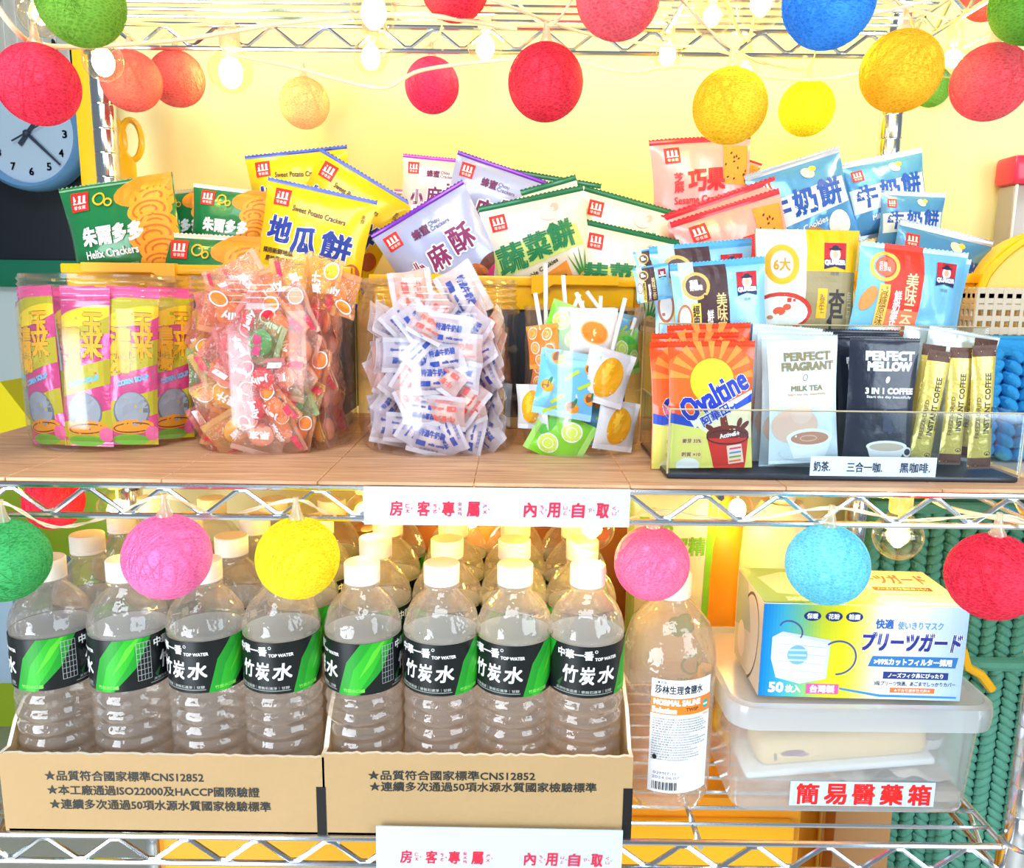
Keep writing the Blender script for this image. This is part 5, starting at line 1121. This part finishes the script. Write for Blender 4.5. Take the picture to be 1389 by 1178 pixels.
def ball(u, v, r, rgb, label, tilt=0, zc=None, link=True):
    zc = zc or BR * F_PX / r; P = ptd(u, v, zc); k = r * zc / F_PX / BR
    t = thing('cotton_ball_light', label, 'string light', P, 0, 'cotton ball string lights'); t.rotation_euler = (0, math.radians(tilt), random.uniform(0, 6)); t.scale = (k, k, k)
    m = ball_mat(rgb)
    for nm, me in (('ball', me_ball), ('threads', me_thr)):
        o = obj(nm, me, t); o.material_slots[0].link = 'OBJECT'; o.material_slots[0].material = m
        if nm == 'threads': o['kind'] = 'stuff'
    obj('stem', me_stem, t)
    top = P + Vector((0, 0, (BR + .014) * k)); hooks.append((P.x, top, P.y)); return top
T = {}
CORAL = (240, 104, 92)
for key, u, v, r, rgb, lab, zc in (
    ('g1', 110, 3, 56, (110, 166, 40), 'green cotton ball light at the top left, above the yellow bar', None), ('r1', 52, 115, 52, (236, 42, 76), 'red cotton ball light hanging in front of the wall clock', None),
    ('s1', 178, 110, 39, CORAL, 'salmon cotton ball light left of a similar one, behind the bright bulb', .84), ('s2', 240, 107, 36, CORAL, 'salmon cotton ball light right of a similar one, upper left', .90),
    ('p1', 413, 140, 33, (255, 196, 130), 'pale peach cotton ball light near the wall, above the yellow bags', .93), ('c1', 586, 116, 36, (236, 40, 96), 'small crimson cotton ball light hanging near the wall, upper middle', .90),
    ('r2', 617, -20, 46, (228, 34, 70), 'crimson cotton ball light cut by the top edge left of centre', None), ('r3', 740, 112, 50, (228, 34, 60), 'large red cotton ball light in the upper centre', None),
    ('k1', 838, -6, 56, (240, 90, 104), 'coral pink cotton ball light at the top edge right of centre', None), ('y1', 990, 144, 49, (250, 196, 20), 'yellow cotton ball light hanging over the sesame bag', None),
    ('y2', 1094, 147, 36, (250, 226, 10), 'small lemon yellow cotton ball light near the wall', .90), ('b1', 1124, 2, 60, (40, 136, 232), 'blue cotton ball light at the top edge', None),
    ('y3', 1222, 97, 52, (250, 180, 10), 'golden yellow cotton ball light in front of the rear post top', None), ('g2', 1262, 118, 26, (110, 176, 60), 'green cotton ball light peeping out behind the golden one', .98),
    ('k2', 1343, 112, 49, (244, 86, 96), 'coral cotton ball light at the upper right', None), ('k3', 1338, -6, 32, (240, 90, 90), 'red cotton ball light sliver behind the green one in the top right corner', .86), ('g3', 1402, 2, 54, (90, 156, 36), 'green cotton ball light cut by the top right corner', None),
    ('r4', 73, 680, 38, (230, 34, 66), 'red cotton ball light behind the middle shelf edge at the left', .86), ('g4', 8, 760, 55, (50, 164, 86), 'green cotton ball light at the left edge under the middle shelf', None),
    ('k4', 227, 755, 57, (240, 112, 170), 'pink cotton ball light in front of the left carton bottles', None), ('y4', 404, 757, 55, (250, 222, 14), 'bright yellow cotton ball light in front of the bottles', None),
    ('k5', 884, 764, 50, (244, 112, 160), 'pink cotton ball light hanging over the saline bottle cap', None), ('b2', 1122, 766, 54, (110, 206, 228), 'pale blue cotton ball light in front of the mask carton', None), ('r5', 1346, 782, 58, (226, 26, 62), 'red cotton ball light at the lower right edge', None)):
    T[key] = ball(u, v, r, rgb, lab, zc=zc)

# ------------------------------------------------------------------ clear globe bulbs
m_globe = film('globe_glass', (255, 250, 240), edge=.55)
m_fil = mat('filament', (255, 206, 120), .5, emit=60.0)
b = MB(); GR = .0185
b.lathe([(GR * math.sin(a), -GR * math.cos(a)) for a in [PI * i / 18 for i in range(1, 16)]] + [(GR * .34, GR * 1.06), (GR * .34, GR * 1.2)], m_globe, 32); me_globe = b.data('globe', ang=0)
b = MB(); b.lathe([(GR * .40, GR * .98), (GR * .46, GR * 1.1), (GR * .46, GR * 1.75), (GR * .34, GR * 1.95), (GR * .12, GR * 2.1)], m_clear, 20); me_sock = b.data('socket')
b = MB(); b.ell((0, 0, -.001), (.0058, .0058, .0085), m_fil, 12, 8); me_fil = b.data('filament')
b = MB(); b.tube([(0, 0, .005), (0, 0, GR * 1.1)], .0011, mat('filament_post', (240, 230, 210), .3), 6); me_fp = b.data('filament_post')
def bulb(u, v, r, zc, label, power=.5, tilt=0):
    P = ptd(u, v, zc); k = r * zc / F_PX / GR
    t = thing('globe_bulb', label, 'bulb', P, 0, 'clear globe bulbs'); t.rotation_euler = (0, math.radians(tilt), 0); t.scale = (k, k, k)
    for nm, me in (('globe', me_globe), ('socket', me_sock), ('filament', me_fil), ('filament_post', me_fp)):
        q = obj(nm, me, t)
        if nm == 'filament' and power >= .5: q.scale = (1.7, 1.7, 1.5)  # oversized emitter stands in for the glow around bright bulbs
    l = bpy.data.lights.new('bulb_glow', 'POINT'); l.energy = power * 2.9; l.color = (1.0, .70, .07); l.shadow_soft_size = .010
    q = bpy.data.objects.new('bulb_glow', l); COL.objects.link(q); q.parent = t; q.location = (0, 0, -.001)
    top = P + Vector((0, 0, GR * 2.0 * k)); return top
Bt = {}
for key, u, v, r, zc, pw, lab in (
    ('a', 55, 18, 30, .68, .10, 'clear globe bulb beside the green ball in the top left corner'), ('b', 140, 82, 27, .74, .55, 'glowing globe bulb in front of the top of the yellow bar'),
    ('c', 313, 96, 30, .88, 1.5, 'very bright globe bulb close to the wall at the upper left'), ('d', 507, 14, 32, .68, .55, 'large glowing globe bulb at the top edge left of centre'), ('e', 503, 76, 24, .86, .7, 'glowing globe bulb under the rear rail, left of the small crimson ball'),
    ('f', 658, 62, 24, .86, .8, 'glowing globe bulb under the rear rail between the two red balls'), ('g', 905, 72, 22, .88, .9, 'glowing globe bulb under the rear rail beside the yellow ball'), ('h', 966, 22, 27, .74, .2, 'clear globe bulb at the top, left of a similar brighter one'),
    ('i', 1032, 6, 32, .66, .4, 'clear globe bulb at the top beside the blue ball'), ('j', 1292, 80, 24, .78, .45, 'glowing globe bulb between the golden and the coral balls'), ('p', 1010, 100, 20, .90, .8, 'glowing globe bulb by the wall above the yellow ball'),
    ('k', 160, 688, 27, .80, .35, 'glowing globe bulb under the middle shelf at the left'), ('l', 494, 695, 27, .74, .22, 'clear globe bulb behind the paper sign, left end'), ('m', 803, 716, 31, .70, .40, 'glowing globe bulb hanging under the right end of the paper sign'),
    ('n', 1218, 727, 33, .68, .40, 'glowing globe bulb above the face mask carton'), ('o', 640, 700, 22, .90, .5, 'glowing globe bulb deep behind the paper sign over the bottles'), ('q', 1000, 690, 22, .88, .5, 'glowing globe bulb at the back between orange jug and white jug')):
    Bt[key] = bulb(u, v, r, zc, lab, pw)

# ------------------------------------------------------------------ cables of the two light strings
def cable(pts, label, r=.0013, m=None, twist=False):
    P = [Vector(p) for p in pts]; out = []
    for i in range(len(P) - 1):                         # smooth curve through the points
        p0, p1, p2, p3 = P[max(i - 1, 0)], P[i], P[i + 1], P[min(i + 2, len(P) - 1)]
        for s_ in range(8):
            t_ = s_ / 8; out.append(.5 * ((2 * p1) + (-p0 + p2) * t_ + (2 * p0 - 5 * p1 + 4 * p2 - p3) * t_ * t_ + (-p0 + 3 * p1 - 3 * p2 + p3) * t_ ** 3))
    out.append(P[-1]); b = MB()
    if twist:
        for s_ in (0, PI): b.tube([p + Vector((0, math.cos(i * .9 + s_), math.sin(i * .9 + s_))) * r * .8 for i, p in enumerate(out)], r * .7, m or m_clear, 5)
    else: b.tube(out, r, m or m_cable, 7)
    q = b.build('light_cable'); tag(q, label, 'cable'); return q
def chain(keys, D_, sag=.012, wob=.004, lift=.0):
    pts = []; ks = [D_[k] for k in keys]
    for i, p in enumerate(ks):
        pts.append(p + Vector((0, 0, lift)))
        if i < len(ks) - 1:
            n_ = ks[i + 1]; m_ = (p + n_) / 2; pts.append(m_ + Vector((random.uniform(-1, 1) * wob, 0, lift + (.012 if sag < 0 else -sag))))
    return pts
cable(chain(['r1', 'g1', 's1', 's2', 'p1', 'c1', 'r2', 'r3', 'k1', 'y1', 'y2', 'b1', 'y3', 'g2', 'k2', 'k3', 'g3'], T, .006), 'twisted clear cable linking the cotton balls under the top shelf', .0011, m_cable, True)
cable([pt(-60, 705, -.012)] + chain(['g4'], T) + [pt(72, 715, -.004)] + [pt(150, 700, .01), T['k4'], pt(300, 700, .01), T['y4'], pt(470, 702, .02), pt(700, 712, .02)] + [pt(830, 712, .0), T['k5'], pt(1000, 706, .0), T['b2'], pt(1230, 706, .0), T['r5'], pt(1420, 720, -.02)], 'twisted clear cable linking the cotton balls along the middle shelf edge', .0011, m_cable, True)
cable(chain(['a', 'b', 'c', 'e', 'd', 'f', 'g', 'h', 'p', 'i', 'j'], Bt, .004), 'cream cable linking the globe bulbs under the top shelf', .0018)
cable(chain(['k', 'l', 'o', 'm', 'q', 'n'], Bt, .006) + [pt(1290, 690, .02), pt(1400, 712, -.01)], 'cream cable linking the globe bulbs under the middle shelf', .0018)
cable([pt(-30, -30, .05), pt(20, 40, .06), pt(60, 62, .10), pt(150, 62, .14), pt(260, 52, .2), pt(400, 30, .2), pt(560, 20, .16), pt(700, 40, .2)], 'thick cream cable sweeping under the top shelf at the left', .0022)
cable([pt(300, 72, .3), pt(400, 92, .3), pt(450, 106, .3), pt(520, 120, .3), pt(570, 96, .31), pt(660, 84, .31), pt(760, 80, .31), pt(850, 98, .31), pt(930, 90, .31), pt(1080, 108, .32), pt(1170, 98, .31), pt(1240, 70, .28)], 'cream cable drooping along the wall under the rear rail', .0020)
cable([pt(640, -10, .08), pt(700, 12, .1), pt(790, 44, .14), pt(880, 60, .2), pt(960, 66, .24), pt(1040, 88, .28)], 'thin cream cable crossing the top middle diagonally', .0013)
cable([pt(1180, 20, .05), pt(1260, 0, .05), pt(1330, -30, .05)], 'short cream cable at the top right above the golden ball', .0013)
